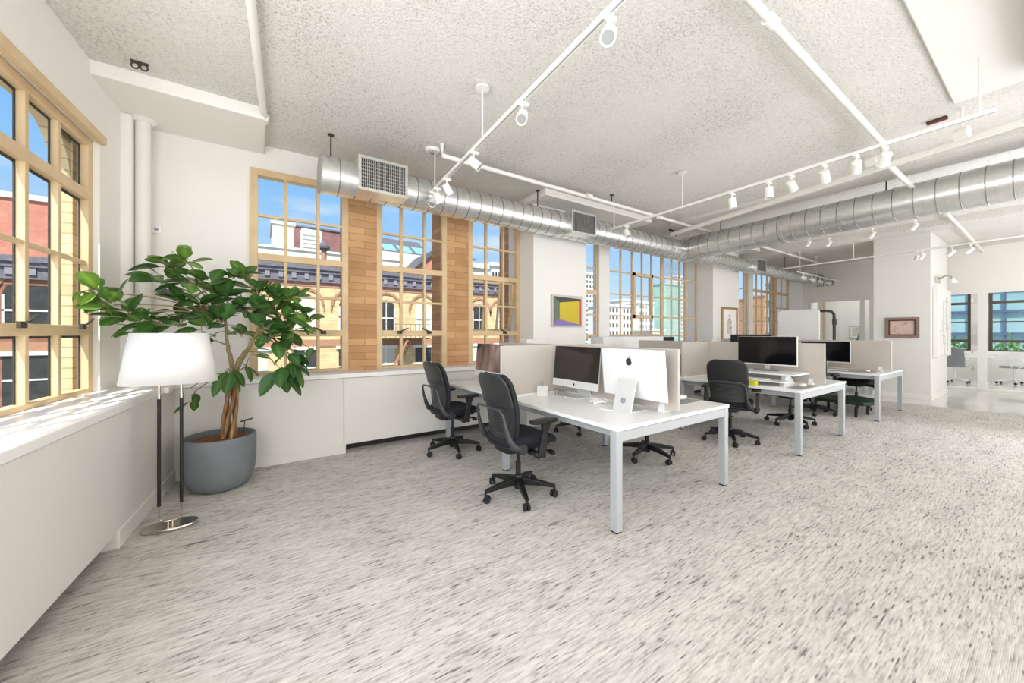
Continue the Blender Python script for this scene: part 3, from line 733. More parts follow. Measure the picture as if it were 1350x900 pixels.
# ceiling bits
for px, py, lb in ((570, 197, 'round white ceiling detector above the left duct'), (1035, 285, 'round white ceiling plate above the big right duct')):
    p = onZ(px, py, CEIL)
    t = thing('ceiling_detector', lb, 'detector', tuple(p))
    MB().lathe([(0.085, 0), (0.085, -0.012), (0.07, -0.028)], (0, 0, 0), 28).build('plate', M['whiteplast'], t)
    MB().lathe([(0.04, -0.028), (0.03, -0.045)], (0, 0, 0), 20).build('sensor', M['grey'], t)
p = onZ(184, 97, 3.40); p.z = CEIL - 0.036; p.y = min(p.y, 4.16)
t = thing('pipe_clamp', 'small dark iron pipe clamp on the ceiling beam above the corner pipe', 'clamp', tuple(p))
for s in (-1, 1):
    MB().tube([(s * 0.025 + 0.022 * math.cos(a), 0, 0.022 * math.sin(a)) for a in [k * PI / 6 for k in range(13)]], 0.006, 6).build('ring', M['iron'], t)
MB().box(-0.05, 0.05, -0.01, 0.01, 0.022, 0.035).build('strap', M['iron'], t)
p, q = onZ(1222, 163, CEIL - 0.01), onZ(1249, 154, CEIL - 0.01)
tag(MB().bar(p, q, 0.05, 0.03).build('steel_plate', M['rust'], loc=tuple(p)), 'rusty steel strip on the ceiling above the right track', 'bracket')

# ------------------------------------------------------------------ floor lamp
LX, LY = -0.548, 3.575
t = thing('floor_lamp', 'slim floor lamp with white oval shade, two black poles and nickel base', 'floor lamp', (LX, LY, 0))
MB().lathe([(0.155, 0), (0.16, 0.004), (0.16, 0.018), (0.155, 0.024)], (0, 0, 0), 48, 1.0, 0.58).build('base', M['chrome'], t)
MB().tube([(-0.06, 0, 0.17), (-0.06, 0, 0.085), (-0.05, 0, 0.062), (-0.025, 0, 0.05), (0.025, 0, 0.05), (0.05, 0, 0.062), (0.06, 0, 0.085), (0.06, 0, 0.17)], 0.006, 10).build('stem', M['chrome'], t)
MB().cyl((-0.012, 0, 0.02), (-0.012, 0, 0.05), 0.008).cyl((0.012, 0, 0.02), (0.012, 0, 0.05), 0.008).build('stem_mount', M['chrome'], t)
for s in (-1, 1):
    p_ = MB().cyl((s * 0.06, 0, 0.165), (s * 0.06, 0, 0.925), 0.0105, n=16).build('pole', M['black'], t)
    MB().cyl((s * 0.06, 0, 0.925), (s * 0.06, 0, 0.955), 0.0125, n=16).tube([(s * 0.06, 0, 0.955), (s * 0.06, 0, 1.12)], 0.008, 12).build('upper_stem', M['chrome'], p_)
b = MB(); N = 64
b.tube([(-0.06, 0, 1.12), (0.06, 0, 1.12)], 0.006, 8); b.cyl((0, 0, 1.12), (0, 0, 1.2), 0.016)
b.build('socket', M['chrome'], t)
b = MB()
b.lathe([(0.268, 1.035), (0.212, 1.39)], (0, 0, 0), N, 1.0, 0.62, close=False)
b.build('lamp_shade', M['shade'], t, solidify=0.003, smooth=60)
MB().squad(0.035, 0.035, 0.05, (0, 0, 1.25), 1, 1, 16, 10).build('bulb', M['whiteplast'], t)

# ------------------------------------------------------------------ potted rubber fig
PX, PY = -0.32, 4.28
t = thing('potted_fig', 'large leafy rubber fig in a round grey planter in the corner', 'potted plant', (PX, PY, 0))
prof = [(0.16, 0.0), (0.20, 0.012), (0.238, 0.06), (0.262, 0.14), (0.272, 0.25), (0.274, 0.36), (0.272, 0.462), (0.268, 0.468), (0.252, 0.468), (0.250, 0.455), (0.25, 0.40)]
MB().lathe(prof, (0, 0, 0), 56).build('pot', M['planter'], t, smooth=50)
MB().lathe([(0.252, 0.41), (0.2, 0.43), (0.1, 0.435), (0.01, 0.44)], (0, 0, 0), 40).build('soil', M['soil'], t)
def P(px, py, F): return atF(px, py, F) - Vector((PX, PY, 0))
b = MB(); br = MB()
crown = P(308, 492, 3.42)
rnd = random.Random(3)
for k in range(5):
    a = 2 * PI * k / 5; pts = []; rs = []
    for i in range(9):
        s = i / 8; tw = a + s * 2.2; rr = 0.05 * (1 - 0.35 * s)
        base = Vector((0.06, -0.01, 0.42)).lerp(crown, s)
        pts.append(base + Vector((math.cos(tw) * rr, math.sin(tw) * rr, 0))); rs.append(0.019 * (1 - 0.25 * s))
    b.tube(pts, rs, 10)
CL = [  # leaf clusters: px, py, depth, leaves, size, tone with window light painted in
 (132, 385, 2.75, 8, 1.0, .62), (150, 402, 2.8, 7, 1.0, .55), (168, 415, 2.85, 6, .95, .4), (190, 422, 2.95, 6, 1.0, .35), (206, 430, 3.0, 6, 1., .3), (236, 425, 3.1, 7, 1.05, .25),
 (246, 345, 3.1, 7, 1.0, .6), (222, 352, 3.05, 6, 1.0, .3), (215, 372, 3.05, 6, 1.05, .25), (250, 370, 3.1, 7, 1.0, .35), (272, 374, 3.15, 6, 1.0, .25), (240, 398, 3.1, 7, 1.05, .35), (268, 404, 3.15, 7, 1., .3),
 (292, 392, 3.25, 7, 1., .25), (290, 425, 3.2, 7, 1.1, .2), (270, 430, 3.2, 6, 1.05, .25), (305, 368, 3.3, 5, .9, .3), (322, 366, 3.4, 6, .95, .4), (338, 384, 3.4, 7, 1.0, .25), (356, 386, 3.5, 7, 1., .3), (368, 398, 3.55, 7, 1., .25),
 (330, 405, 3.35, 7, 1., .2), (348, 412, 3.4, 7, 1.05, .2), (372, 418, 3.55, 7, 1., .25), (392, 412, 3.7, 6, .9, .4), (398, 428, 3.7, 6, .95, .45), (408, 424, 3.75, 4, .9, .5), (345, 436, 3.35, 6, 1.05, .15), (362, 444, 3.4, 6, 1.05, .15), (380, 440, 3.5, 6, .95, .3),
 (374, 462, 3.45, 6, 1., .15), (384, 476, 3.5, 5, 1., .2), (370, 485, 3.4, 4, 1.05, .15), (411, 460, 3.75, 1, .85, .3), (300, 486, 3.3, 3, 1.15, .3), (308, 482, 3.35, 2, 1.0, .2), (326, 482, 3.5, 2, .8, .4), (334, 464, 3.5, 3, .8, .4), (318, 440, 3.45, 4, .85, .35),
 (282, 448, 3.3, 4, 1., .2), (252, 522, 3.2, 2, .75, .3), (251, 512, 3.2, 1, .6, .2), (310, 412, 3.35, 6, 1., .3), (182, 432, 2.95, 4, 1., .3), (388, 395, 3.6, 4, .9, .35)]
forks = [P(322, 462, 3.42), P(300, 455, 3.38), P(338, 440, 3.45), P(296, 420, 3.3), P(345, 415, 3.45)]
def limb(a, c, r0, r1, sag=0.0):
    pts = []; rs = []
    for i in range(7):
        s = i / 6; q = a.lerp(c, s); q.z += sag * math.sin(PI * s); pts.append(q + Vector((rnd.uniform(-1, 1), rnd.uniform(-1, 1), 0)) * 0.006); rs.append(r0 + (r1 - r0) * s)
    br.tube(pts, rs, 7)
for f in forks[:3]: limb(crown, f, 0.022, 0.015)
limb(forks[1], forks[3], 0.014, 0.010); limb(forks[2], forks[4], 0.014, 0.010)
vs = []; fs = []; tones = []
def leaf(base, direc, L, tone, roll):
    d = direc.normalized(); side = d.cross(Vector((0, 0, 1)))
    side = side.normalized() if side.length > 0.05 else Vector((1, 0, 0))
    side = (Matrix.Rotation(roll, 3, d) @ side); nrm = side.cross(d)
    W = L * 0.275; rows = 8; o = len(vs); droop = rnd.uniform(0.05, 0.25) * L
    for j in range(rows + 1):
        s = j / rows; w = W * (math.sin(PI * min(1, s * 1.02)) ** 0.62) if 0 < s < 1 else 0.0
        w *= (1.08 - 0.2 * abs(s - 0.45))
        c = base + d * (0.03 + L * s) - Vector((0, 0, 1)) * droop * s * s
        cup = 0.18 * w
        for q in (-1, -0.5, 0, 0.5, 1):
            vs.append(c + side * w * q + nrm * cup * (abs(q)) + nrm * 0.0)
            tones.append(min(1, max(0, tone + (0.26 if q == 0 else 0) + rnd.uniform(-.03, .03))))
    for j in range(rows):
        for q in range(4):
            p0 = o + j * 5 + q; fs.append((p0, p0 + 1, p0 + 6, p0 + 5))
    br.tube([base, base + d * 0.035], 0.003, 5)
for px, py, F, n, sz, tn in CL:
    c = P(px, py, F)
    src = min(forks + [crown], key=lambda q: (q - c).length)
    limb(src, c, 0.008, 0.004, 0.05 if (src - c).length > 0.25 else 0.0)
    out = (c - Vector((0.05, -0.1, 1.25)))
    n = n if n < 4 else int(n * 1.45)
    for i in range(n):
        a = 2 * PI * (i + rnd.random() * 0.7) / n
        el = rnd.uniform(-0.9, 0.85)
        dv = Vector((math.cos(a) * math.cos(el), math.sin(a) * math.cos(el), math.sin(el))) + out.normalized() * 0.55
        if py > 470: dv.z -= 0.9
        L = 0.18 * sz * rnd.uniform(0.8, 1.15)
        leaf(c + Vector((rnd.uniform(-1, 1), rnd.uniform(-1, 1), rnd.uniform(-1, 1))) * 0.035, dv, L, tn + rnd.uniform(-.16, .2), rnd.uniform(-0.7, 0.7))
lb = MB(); lb.add(vs, fs)
# keep foliage off the walls behind and beside
wv = []
for v in lb.v:
    x, y, z = v[0] + PX, v[1] + PY, v[2]
    y = min(y, 4.93); xl = -1.06 + (y - 4.18) * 0.0732
    wv.append((max(x, xl) - PX, y - PY, z))
lb.v = wv
lo = lb.build('foliage', M['leaf'], t, smooth=80)
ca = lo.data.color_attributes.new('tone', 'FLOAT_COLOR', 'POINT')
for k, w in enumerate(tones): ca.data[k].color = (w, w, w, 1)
b.build('trunk', M['bark'], t, smooth=60); br.build('branches', M['stem'], t, smooth=60)
b = MB().cyl((0.17, 0.05, 0.42), (0.18, 0.06, 0.56), 0.004, n=8).bar((0.15, 0.04, 0.56), (0.24, 0.06, 0.575), 0.02, 0.012)
b.build('plant_probe', M['iron'], t)

# ------------------------------------------------------------------ office chairs
def make_chair(label, loc, rz=0.0, star=R_(176), group='black office chairs at the desks'):
    t = thing('office_chair', label, 'office chair', loc, rz, group)
    b = MB(); b.lathe([(0.03, 0.055), (0.036, 0.075), (0.036, 0.15), (0.03, 0.175), (0.026, 0.18)], (0, 0, 0), 20)
    for k in range(5):
        a = star - rz + 2 * PI * k / 5; d = Vector((math.cos(a), math.sin(a), 0))
        b.bar(Vector((0, 0, 0.125)) + d * 0.02, d * 0.17 + Vector((0, 0, 0.112)), (0.052, 0.042), (0.062, 0.045))
        b.bar(d * 0.168 + Vector((0, 0, 0.112)), d * 0.315 + Vector((0, 0, 0.088)), (0.042, 0.030), (0.045, 0.026))
    b.build('star_base', M['black'], t, bevel=0.005)
    for k in range(5):
        a = star - rz + 2 * PI * k / 5; d = Vector((math.cos(a), math.sin(a), 0)); c = d * 0.312
        wa = a + 0.9 + k * 0.8; ax = Vector((math.cos(wa), math.sin(wa), 0)); fw = Vector((-ax.y, ax.x, 0))
        w = MB(); w.cyl(c + Vector((0, 0, 0.055)), c + Vector((0, 0, 0.09)), 0.009, n=10)
        cc = c + fw * 0.012 + Vector((0, 0, 0.029))
        for s in (-1, 1): w.tube([cc + ax * s * 0.006, cc + ax * s * 0.009, cc + ax * s * 0.022, cc + ax * s * 0.026], [0.026, 0.029, 0.029, 0.024], 18)
        w.tube([c + Vector((0, 0, 0.058)), cc + Vector((0, 0, 0.026)), cc + Vector((0, 0, 0.006))], [0.013, 0.012, 0.01], 10)
        w.build('caster', M['rubber'], t)
    MB().cyl((0, 0, 0.17), (0, 0, 0.29), 0.023).cyl((0, 0, 0.28), (0, 0, 0.44), 0.013).build('gas_lift', M['black'], t)
    m = MB(); m.squad(0.17, 0.12, 0.04, (-0.02, 0, 0.43), 0.5, 0.4, 24, 10)
    m.bar((-0.02, -0.27, 0.43), (-0.02, 0.27, 0.43), 0.06, 0.03)
    mo = m.build('mechanism', M['black'], t, bevel=0.004)
    for s in (-1, 1):
        MB().tube([(0.10, s * 0.10, 0.425), (0.13, s * 0.24, 0.42), (0.135, s * 0.265, 0.418)], [0.008, 0.009, 0.01], 10).cyl((0.135, s * 0.262, 0.418), (0.138, s * 0.31, 0.416), 0.021, 0.019, 16).build('adjuster_knob', M['black'], mo)
    def sw(p):
        if p.x > 0.08: p.z -= (p.x - 0.08) ** 2 * 1.1
        p.z += 0.10 * p.y * p.y
        return p
    MB().squad(0.25, 0.245, 0.042, (0.03, 0, 0.505), 0.45, 0.42, 40, 14, sw).build('seat', M['navyfab'], t, smooth=80)
    MB().squad(0.22, 0.22, 0.022, (0.0, 0, 0.465), 0.4, 0.4, 32, 8).build('seat_shell', M['black'], t, smooth=60)
    # backrest profile: x back as z rises, lumbar forward
    def bx(z):
        s = (z - 0.50) / 0.56
        return -0.205 - 0.055 * math.sin(PI * max(0, min(1, s)) ** 1.0) * -0.45 - 0.095 * s ** 1.5
    def wy(z):
        s = (z - 0.50) / 0.56
        if s > 0.8: return 0.222 * math.sqrt(max(0.0, 1 - ((s - 0.8) / 0.2) ** 2.6 * 0.62))
        return 0.185 + 0.037 * min(1, s / 0.5)
    def shell(u, v):
        z = 0.52 + 0.30 * v; y = (u - 0.5) * 2 * wy(z) * 0.97
        return Vector((bx(z) + 0.028 * (1 - 0) * (abs(u - 0.5) * 2) ** 2, y, z))
    MB().sheet(shell, 16, 12, thick=(-0.010, 0, 0)).build('back_shell', M['greyplast'], t, smooth=60)
    sl = MB()
    for k in range(9):
        z = 0.575 + k * 0.024
        pts = [Vector((bx(z) + 0.028 * (q / 8.0 - 1) ** 2 * 1.0 - 0.016, (q / 8.0 - 1) * wy(z) * 0.72, z)) for q in range(17)]
        sl.tube(pts, 0.0055, 6)
    so = sl.build('back_slats', M['hoop'], t)
    def pad(u, v):
        z = 0.535 + 0.525 * v; y = (u - 0.5) * 2 * wy(z)
        return Vector((bx(z) + 0.012 + 0.03 * (abs(u - 0.5) * 2) ** 2.4, y, z))
    MB().sheet(pad, 20, 18, thick=(0.035, 0, 0)).build('backrest', M['blackfab'], t, smooth=60, bevel=0.012)
    def upper(u, v):
        z = 0.80 + 0.262 * v; y = (u - 0.5) * 2 * wy(z) * 1.01
        return Vector((bx(z) - 0.006 + 0.03 * (abs(u - 0.5) * 2) ** 2.4, y, z))
    MB().sheet(upper, 20, 12, thick=(-0.022, 0, 0)).build('upper_back', M['greyplast'], t, smooth=60, bevel=0.009)
    hp = []
    zt = 0.79
    for s in (-1, 1):
        side = [Vector((-0.13, s * 0.235, 0.47)), Vector((-0.20, s * 0.235, 0.50)), Vector((-0.235, s * 0.218, 0.56)), Vector((-0.268, s * 0.212, 0.66)), Vector((-0.285, s * 0.203, 0.75)), Vector((-0.296, s * 0.17, 0.785)), Vector((-0.305, s * 0.12, zt))]
        hp.append(side)
    path = hp[0] + [Vector((-0.308, 0, zt + 0.006))] + hp[1][::-1]
    MB().tube(path, [0.024, 0.028, 0.023, 0.015, 0.010, 0.010, 0.010, 0.010, 0.010, 0.010, 0.010, 0.015, 0.023, 0.028, 0.024], 12).build('back_hoop', M['hoop'], t, smooth=80)
    for s in (-1, 1):
        MB().cyl((-0.13, s * 0.205, 0.475), (-0.13, s * 0.268, 0.475), 0.042, n=24).build('pivot_cap', M['greyplast'], t, bevel=0.006)
        a_ = MB(); a_.tube([(-0.02, s * 0.26, 0.425), (0.0, s * 0.285, 0.41), (0.015, s * 0.295, 0.43)], [0.022, 0.027, 0.03], 12)
        a_.bar((0.015, s * 0.296, 0.40), (0.055, s * 0.296, 0.60), (0.035, 0.03), (0.075, 0.05), up=(1, 0, 0))
        a_.bar((0.055, s * 0.296, 0.59), (0.07, s * 0.292, 0.672), (0.028, 0.04), (0.045, 0.09), up=(1, 0, 0))
        ao = a_.build('arm_post', M['black'], t, bevel=0.008, seg=3)
        MB().squad(0.135, 0.05, 0.017, (0.05, s * 0.288, 0.684), 0.5, 0.55, 28, 8).build('arm_pad', M['black'], ao, smooth=80)
    return t
ch = make_chair('black office chair nearest the viewer, at the front left desk', (1.83, 2.63, 0), 0.0, R_(176))
def chair(label, loc, rz, star):
    make_chair(label, loc, rz, star)
make_chair('black office chair beside the radiator cover, behind the nearest chair', (1.86, 4.03, 0), 0.03, R_(187))
make_chair('office chair behind the white computer, only its base showing', (3.60, 2.63, 0), PI, R_(190))
make_chair('office chair deep under the first bench, base glimpsed behind the nearest chair', (3.72, 3.90, 0), PI + 0.2, R_(20))
make_chair('black office chair seen from behind between first and second bench', (5.02, 2.42, 0), 0.30, R_(215))
make_chair('office chair pushed under the far side of the second bench', (6.72, 2.35, 0), PI - 0.2, R_(165))
make_chair('black office chair in front of the third bench, mostly behind the second', (7.93, 2.45, 0), 0.1, R_(200))
make_chair('office chair under the third bench above the dark green platform', (9.30, 2.2, 0), PI, R_(300))
p = onZ(1108, 538, 0.16)
t = thing('green_platform', 'dark green low platform on curved legs under the third bench', 'platform', (8.45, 2.1, 0))
b = MB(); poly = [(-0.38, 0.40), (0.15, 0.40), (0.50, 0.0), (0.31, -0.33), (-0.15, -0.36), (-0.38, -0.28)]
b.prism(poly, lambda a, c: Vector((a, c, 0.205)), lambda a, c: Vector((a, c, 0.26))); b.build('deck', M['green'], t, bevel=0.02, seg=3)
for (x, y, dx, dy) in ((0.42, -0.08, 0.30, -0.14), (0.1, -0.28, 0.0, 0.06), (-0.3, -0.22, -0.02, 0.05), (-0.3, 0.33, -0.02, 0.05), (0.15, 0.3, 0.1, 0.05)):
    MB().tube([(x, y, 0.22), (x + dx * .6, y + dy * .6, 0.21), (x + dx * .92, y + dy * .92, 0.15), (x + dx, y + dy, 0.0)], [0.026, 0.024, 0.022, 0.02], 10).build('leg', M['black'], t)

# ------------------------------------------------------------------ bench desks with dividers
def bench(x0, x1, y0, ys, label, dividers, dlabels):
    """four-seat bench: x0..x1 wide, from y0 to the window side"""
    ym, y1 = ys
    t = thing('bench_desk', label, 'desk', ((x0 + x1) / 2, (y0 + y1) / 2, 0))
    xm = (x0 + x1) / 2
    for (a, c) in ((x0, xm - 0.004), (xm + 0.004, x1)):
        for (d, e) in ((y0, ym - 0.003), (ym + 0.003, y1)):
            b = MB(); b.box(a, c, d, e, 0.712, 0.74)
            b.build('tabletop', M['desk'], t, world=True, bevel=0.002)
    b = MB()
    for yy in (y0 + 0.012, y1 - 0.072): b.box(x0 + 0.06, x1 - 0.06, yy, yy + 0.05, 0.635, 0.705)
    for xx in (x0 + 0.08, x1 - 0.13): b.box(xx, xx + 0.05, y0 + 0.06, y1 - 0.06, 0.645, 0.71)
    b.box(x0 + 0.02, x1 - 0.02, y0 + 0.03, y1 - 0.03, 0.706, 0.712)
    b.build('frame', M['leg'], t, world=True)
    for xx in (x0 + 0.002, x1 - 0.062):
        for yy in (y0 + 0.008, ym - 0.03, y1 - 0.068):
            l = MB(); l.box(xx, xx + 0.06, yy, yy + 0.06, 0.012, 0.712); lo = l.build('leg', M['leg'], t, world=True, bevel=0.003)
            MB().box(xx + 0.006, xx + 0.054, yy + 0.006, yy + 0.054, 0, 0.013).build('foot', M['black'], lo, world=True)
    b = MB().box(xm - 0.14, xm + 0.14, y0 + 0.25, y1 - 0.2, 0.60, 0.615).box(xm - 0.14, xm - 0.135, y0 + 0.25, y1 - 0.2, 0.60, 0.66)
    b.build('cable_tray', M['leg'], t, world=True)
    for (a, c, d, e), lb in zip(dividers, dlabels):
        th = thing('desk_divider', lb, 'divider', ((a + c) / 2, (d + e) / 2, 0.74), group='grey felt desk dividers')
        MB().box(a, c, d, e, 0.755, 1.262).build('felt_panel', M['divider'], th, world=True, bevel=0.006, seg=2)
        k = MB()
        if c - a < e - d:
            for yy in (d + 0.12, e - 0.2): k = MB(); k.prism([(-0.05, 0), (0.05, 0), (0.016, 0.075), (-0.016, 0.075)], lambda p_, q_: Vector(((a + c) / 2 + p_, yy, 0.74 + q_)), lambda p_, q_: Vector(((a + c) / 2 + p_, yy + 0.045, 0.74 + q_))); k.build('clamp', M['whiteplast'], th, world=True)
        else:
            k.box(a + 0.02, c - 0.02, (d + e) / 2 - 0.03, (d + e) / 2 + 0.03, 0.74, 0.757); k.build('clamp', M['whiteplast'], th, world=True)
    return t
x0, x1 = 2.02, 3.54
bench(x0, x1, 1.712, (3.17, 4.60), 'white bench desk nearest the viewer with silver square legs',
      [(2.765, 2.795, 1.73, 4.45), (1.99, 2.763, 3.155, 3.185), (2.797, 3.50, 3.155, 3.185)],
      ['long grey divider along the middle of the nearest bench', 'short grey divider between the two left seats of the nearest bench', 'short grey divider between the two right seats of the nearest bench'])
bench(5.03, 6.55, 1.655, (3.12, 4.55), 'middle white bench desk with the large black monitor',
      [(5.775, 5.805, 1.66, 4.4), (5.07, 5.773, 3.105, 3.135)],
      ['long grey divider behind the large black monitor on the middle bench', 'short cross divider at the left of the middle bench'])
bench(8.03, 9.55, 1.62, (3.1, 4.5), 'farthest white bench desk near the column',
      [(8.785, 8.815, 1.63, 4.4), (8.07, 8.783, 3.085, 3.115)],
      ['grey divider on the farthest bench near the column', 'short cross divider of the farthest bench'])

# ------------------------------------------------------------------ computers
def logo_mesh(b, T, s):
    """bitten apple outline in local (a,c) plane, size s"""
    out = []
    for k in range(40):
        a = 2 * PI * k / 40
        r = 0.42 * (1 - 0.10 * math.cos(2 * a)) - 0.07 * max(0, math.sin(a)) ** 6 - 0.05 * max(0, -math.sin(a)) ** 8
        x, y = r * math.cos(a) * 1.02, r * math.sin(a) * 1.08 - 0.06
        dx, dy = x - 0.52, y - 0.06
        dd = math.hypot(dx, dy)
        if dd < 0.21: x = 0.52 + dx / dd * 0.21; y = 0.06 + dy / dd * 0.21
        out.append((x * s, y * s))
    b.prism(out, lambda p, q: T(p, q, 0), lambda p, q: T(p, q, 1))
    lf = [(0.02, 0.42), (0.03, 0.52), (0.09, 0.6), (0.17, 0.64), (0.165, 0.55), (0.11, 0.46)]
    b.prism([(p * s, q * s) for p, q in lf], lambda p, q: T(p, q, 0), lambda p, q: T(p, q, 1))
def make_computer(label, loc, rz, screen='screenbrown', logo=True):
    """27 inch all-in-one, screen faces local -X; origin on the desk under the screen"""
    t = thing('computer', label, 'computer', loc, rz, 'silver all in one computers')
    ti = R_(6); c0 = Vector((0, 0, 0.10))
    def T(y, h, n):     # n outwards to the viewer of the screen
        return c0 + Vector((math.sin(ti) * h - math.cos(ti) * n, y, math.cos(ti) * h + math.sin(ti) * n))
    b = MB(); W, H = 0.325, 0.418
    nb = 12
    def back(u, v):
        y = (u - 0.5) * 2; h = (v - 0.5) * 2
        bulge = 0.035 * (1 - abs(y) ** 2.2) * (1 - abs(h) ** 2.4)
        return T(-y * W, (v) * H, -0.006 - bulge)
    b.sheet(back, 20, 16); case = b.build('back_case', M['silverback'], t, smooth=60)
    MB().prism([(-W, 0), (W, 0), (W, H), (-W, H)], lambda p, q: T(p, q, -0.0065), lambda p, q: T(p, q, 0.0)).build('front_case', M['alu'], t, smooth=0)
    MB().prism([(-W + .002, 0.072), (W - .002, 0.072), (W - .002, H - .002), (-W + .002, H - .002)], lambda p, q: T(p, q, 0.0), lambda p, q: T(p, q, 0.0015)).build('screen', M[screen], t, smooth=0)
    f = MB(); logo_mesh(f, lambda p, q, n: T(-p, 0.036 + q, 0.0002 + 0.0008 * n), 0.028); f.build('logo', M['logo'], t, smooth=0)
    k = MB(); logo_mesh(k, lambda p, q, n: T(p, 0.318 + q, -0.034 - 0.004 * n), 0.072); k.build('rear_logo', M['logo'], t, smooth=0)
    s = MB()
    prof = [(0.165, 0.0), (0.160, 0.008), (0.118, 0.15), (0.088, 0.255), (0.060, 0.272)]
    prof2 = [(0.060, 0.262), (0.080, 0.245), (0.110, 0.145), (0.148, 0.008), (-0.045, 0.008), (-0.05, 0.0)]
    s.prism(prof + prof2, lambda p, q: Vector((p, -0.095, q)), lambda p, q: Vector((p, 0.095, q)))
    so = s.build('stand', M['alu'], t, smooth=0, bevel=0.002)
    MB().cyl((0.1405, 0, 0.088), (0.134, 0, 0.086), 0.024, n=24).build('cable_port', M['grey'], so)
    return t
make_computer('all in one computer turned round, showing its white back, on the front desk', (2.64, 2.06, 0.74), PI)
make_computer('all in one computer with a dark blank screen in the divider corner', (2.60, 2.76, 0.74), R_(0), 'screenbrown')
make_computer('all in one computer showing brown rock photo, on the desk by the windows', (2.34, 4.05, 0.74), R_(0), 'canyon')

# ------------------------------------------------------------------ monitors and things on the desks
def make_monitor(label, loc, rz, w, z0, z1, foot='paddle'):
    """screen faces local -X; origin on what it stands on"""
    t = thing('monitor', label, 'monitor', loc, rz, 'black desk monitors')
    MB().box(-0.012, 0.022, -w / 2, w / 2, z0, z1).build('case', M['whiteplast'], t, bevel=0.004)
    MB().box(-0.0145, -0.0118, -w / 2 + 0.003, w / 2 - 0.004, z0 + 0.016, z1 - 0.003).build('screen', M['screen'], t, smooth=0)
    b = MB(); b.bar((0.035, 0, 0.01), (0.030, 0, z0 + 0.15), 0.06, 0.02); b.build('stand', M['alu'], t, bevel=0.003)
    MB().squad(0.11, 0.15, 0.008, (0.0, 0, 0.008), 0.5, 0.9, 32, 6).build('foot', M['grey'], t)
    return t
# sit-stand riser on the middle bench with the large monitor on it
t = thing('desk_riser', 'white sit stand riser under the large black monitor', 'desk riser', (5.48, 2.22, 0.74))
MB().box(-0.26, 0.24, -0.43, 0.43, 0.135, 0.155).build('top_shelf', M['desk'], t, bevel=0.006)
MB().box(-0.33, -0.10, -0.36, 0.40, 0.05, 0.066).build('keyboard_tray', M['desk'], t, bevel=0.006)
for s in (-1, 1):
    b = MB(); b.prism([(-0.20, 0), (0.2, 0), (0.12, 0.03), (-0.02, 0.135), (-0.12, 0.135), (-0.14, 0.06)], lambda p, q: Vector((p, s * 0.30, q)), lambda p, q: Vector((p, s * 0.30 + 0.05, q)))
    b.build('lift_arm', M['alu'], t, bevel=0.004)
make_monitor('large black monitor on the white riser of the middle bench', (5.60, 2.235, 0.896), 0.0, 0.70, 0.07, 0.45)
make_monitor('dark monitor on the farthest bench, half hidden by a divider', (8.62, 2.48, 0.74), 0.0, 0.72, 0.12, 0.50)
tag(MB().box(-0.02, 0.02, -0.28, 0.28, -0.2, 0.2).build('monitor_back', M['black'], loc=(0, 0, 0)), 'thin dark monitor edge rising behind the large black monitor', 'monitor')
o = bpy.data.objects['monitor_back']; o.name = 'monitor'; o.location = (6.05, 2.62, 1.17)
def keyboard(label, x, y, z, rz, w=0.42):
    t = thing('keyboard', label, 'keyboard', (x, y, z), rz, 'desk keyboards')
    MB().box(-0.06, 0.06, -w / 2, w / 2, 0, 0.012).build('base', M['alu'], t, bevel=0.004)
    b = MB(); n = 14
    for r in range(5):
        for c in range(n):
            y0 = -w / 2 + 0.01 + c * (w - 0.02) / n; x0_ = -0.052 + r * 0.021
            b.box(x0_, x0_ + 0.018, y0, y0 + (w - 0.02) / n - 0.003, 0.012, 0.016)
    b.build('keys', M['whiteplast'], t, smooth=0)
def mouse(label, x, y, z, s=1.0):
    t = thing('mouse', label, 'computer mouse', (x, y, z), group='white computer mice')
    MB().squad(0.058 * s, 0.033 * s, 0.02 * s, (0, 0, 0.016 * s), 0.8, 0.8, 24, 10, lambda p: Vector((p.x, p.y, max(p.z, -0.016 * s)))).build('shell', M['whiteplast'], t, smooth=80)
def deskmat(label, x0, x1, y0, y1, z=0.7402):
    tag(MB().box(x0, x1, y0, y1, z, z + 0.003).build('desk_mat', M['mat'], loc=((x0 + x1) / 2, (y0 + y1) / 2, z), bevel=0.001), label, 'desk mat')
def paper(label, x, y, z, w, d, rz, mat='paper', th=0.0016, cat='paper', name='paper_sheet'):
    R = Matrix.Rotation(rz, 4, 'Z')
    o = MB().box(-w / 2, w / 2, -d / 2, d / 2, 0, th, R).build(name, M[mat], smooth=0); o.location = (x, y, z)
    return tag(o, label, cat)
deskmat('grey desk mat under the white mouse on the nearest bench', 3.10, 3.50, 1.95, 2.62)
mouse('white mouse on the grey mat beyond the front divider', 3.40, 2.10, 0.7432, 1.25)
keyboard('flat keyboard on the grey mat beyond the front divider', 3.25, 2.36, 0.7432, 0.0, 0.36)
pp = onZ(729, 519, 0.74)
t = thing('pen_cup', 'square white pen cup left of the dark computer screen', 'pen cup', (2.43, 3.05, 0.74))
b = MB(); b.box(-0.04, 0.04, -0.04, -0.035, 0, 0.1).box(-0.04, 0.04, 0.035, 0.04, 0, 0.1).box(-0.04, -0.035, -0.035, 0.035, 0, 0.1).box(0.035, 0.04, -0.035, 0.035, 0, 0.1).box(-0.035, 0.035, -0.035, 0.035, 0, 0.004)
b.build('cup', M['whiteplast'], t)
t2 = tag(MB().cyl((0, 0, 0), (0.02, 0.03, 0.15), 0.0045, n=8).build('pen', M['black']), 'black pen standing in the square white cup', 'pen'); t2.location = (2.42, 3.04, 0.745)
t = thing('cable_bundle', 'tangle of white cables between the two front computers', 'cable', (2.55, 2.40, 0.74))
b = MB(); rr = random.Random(5)
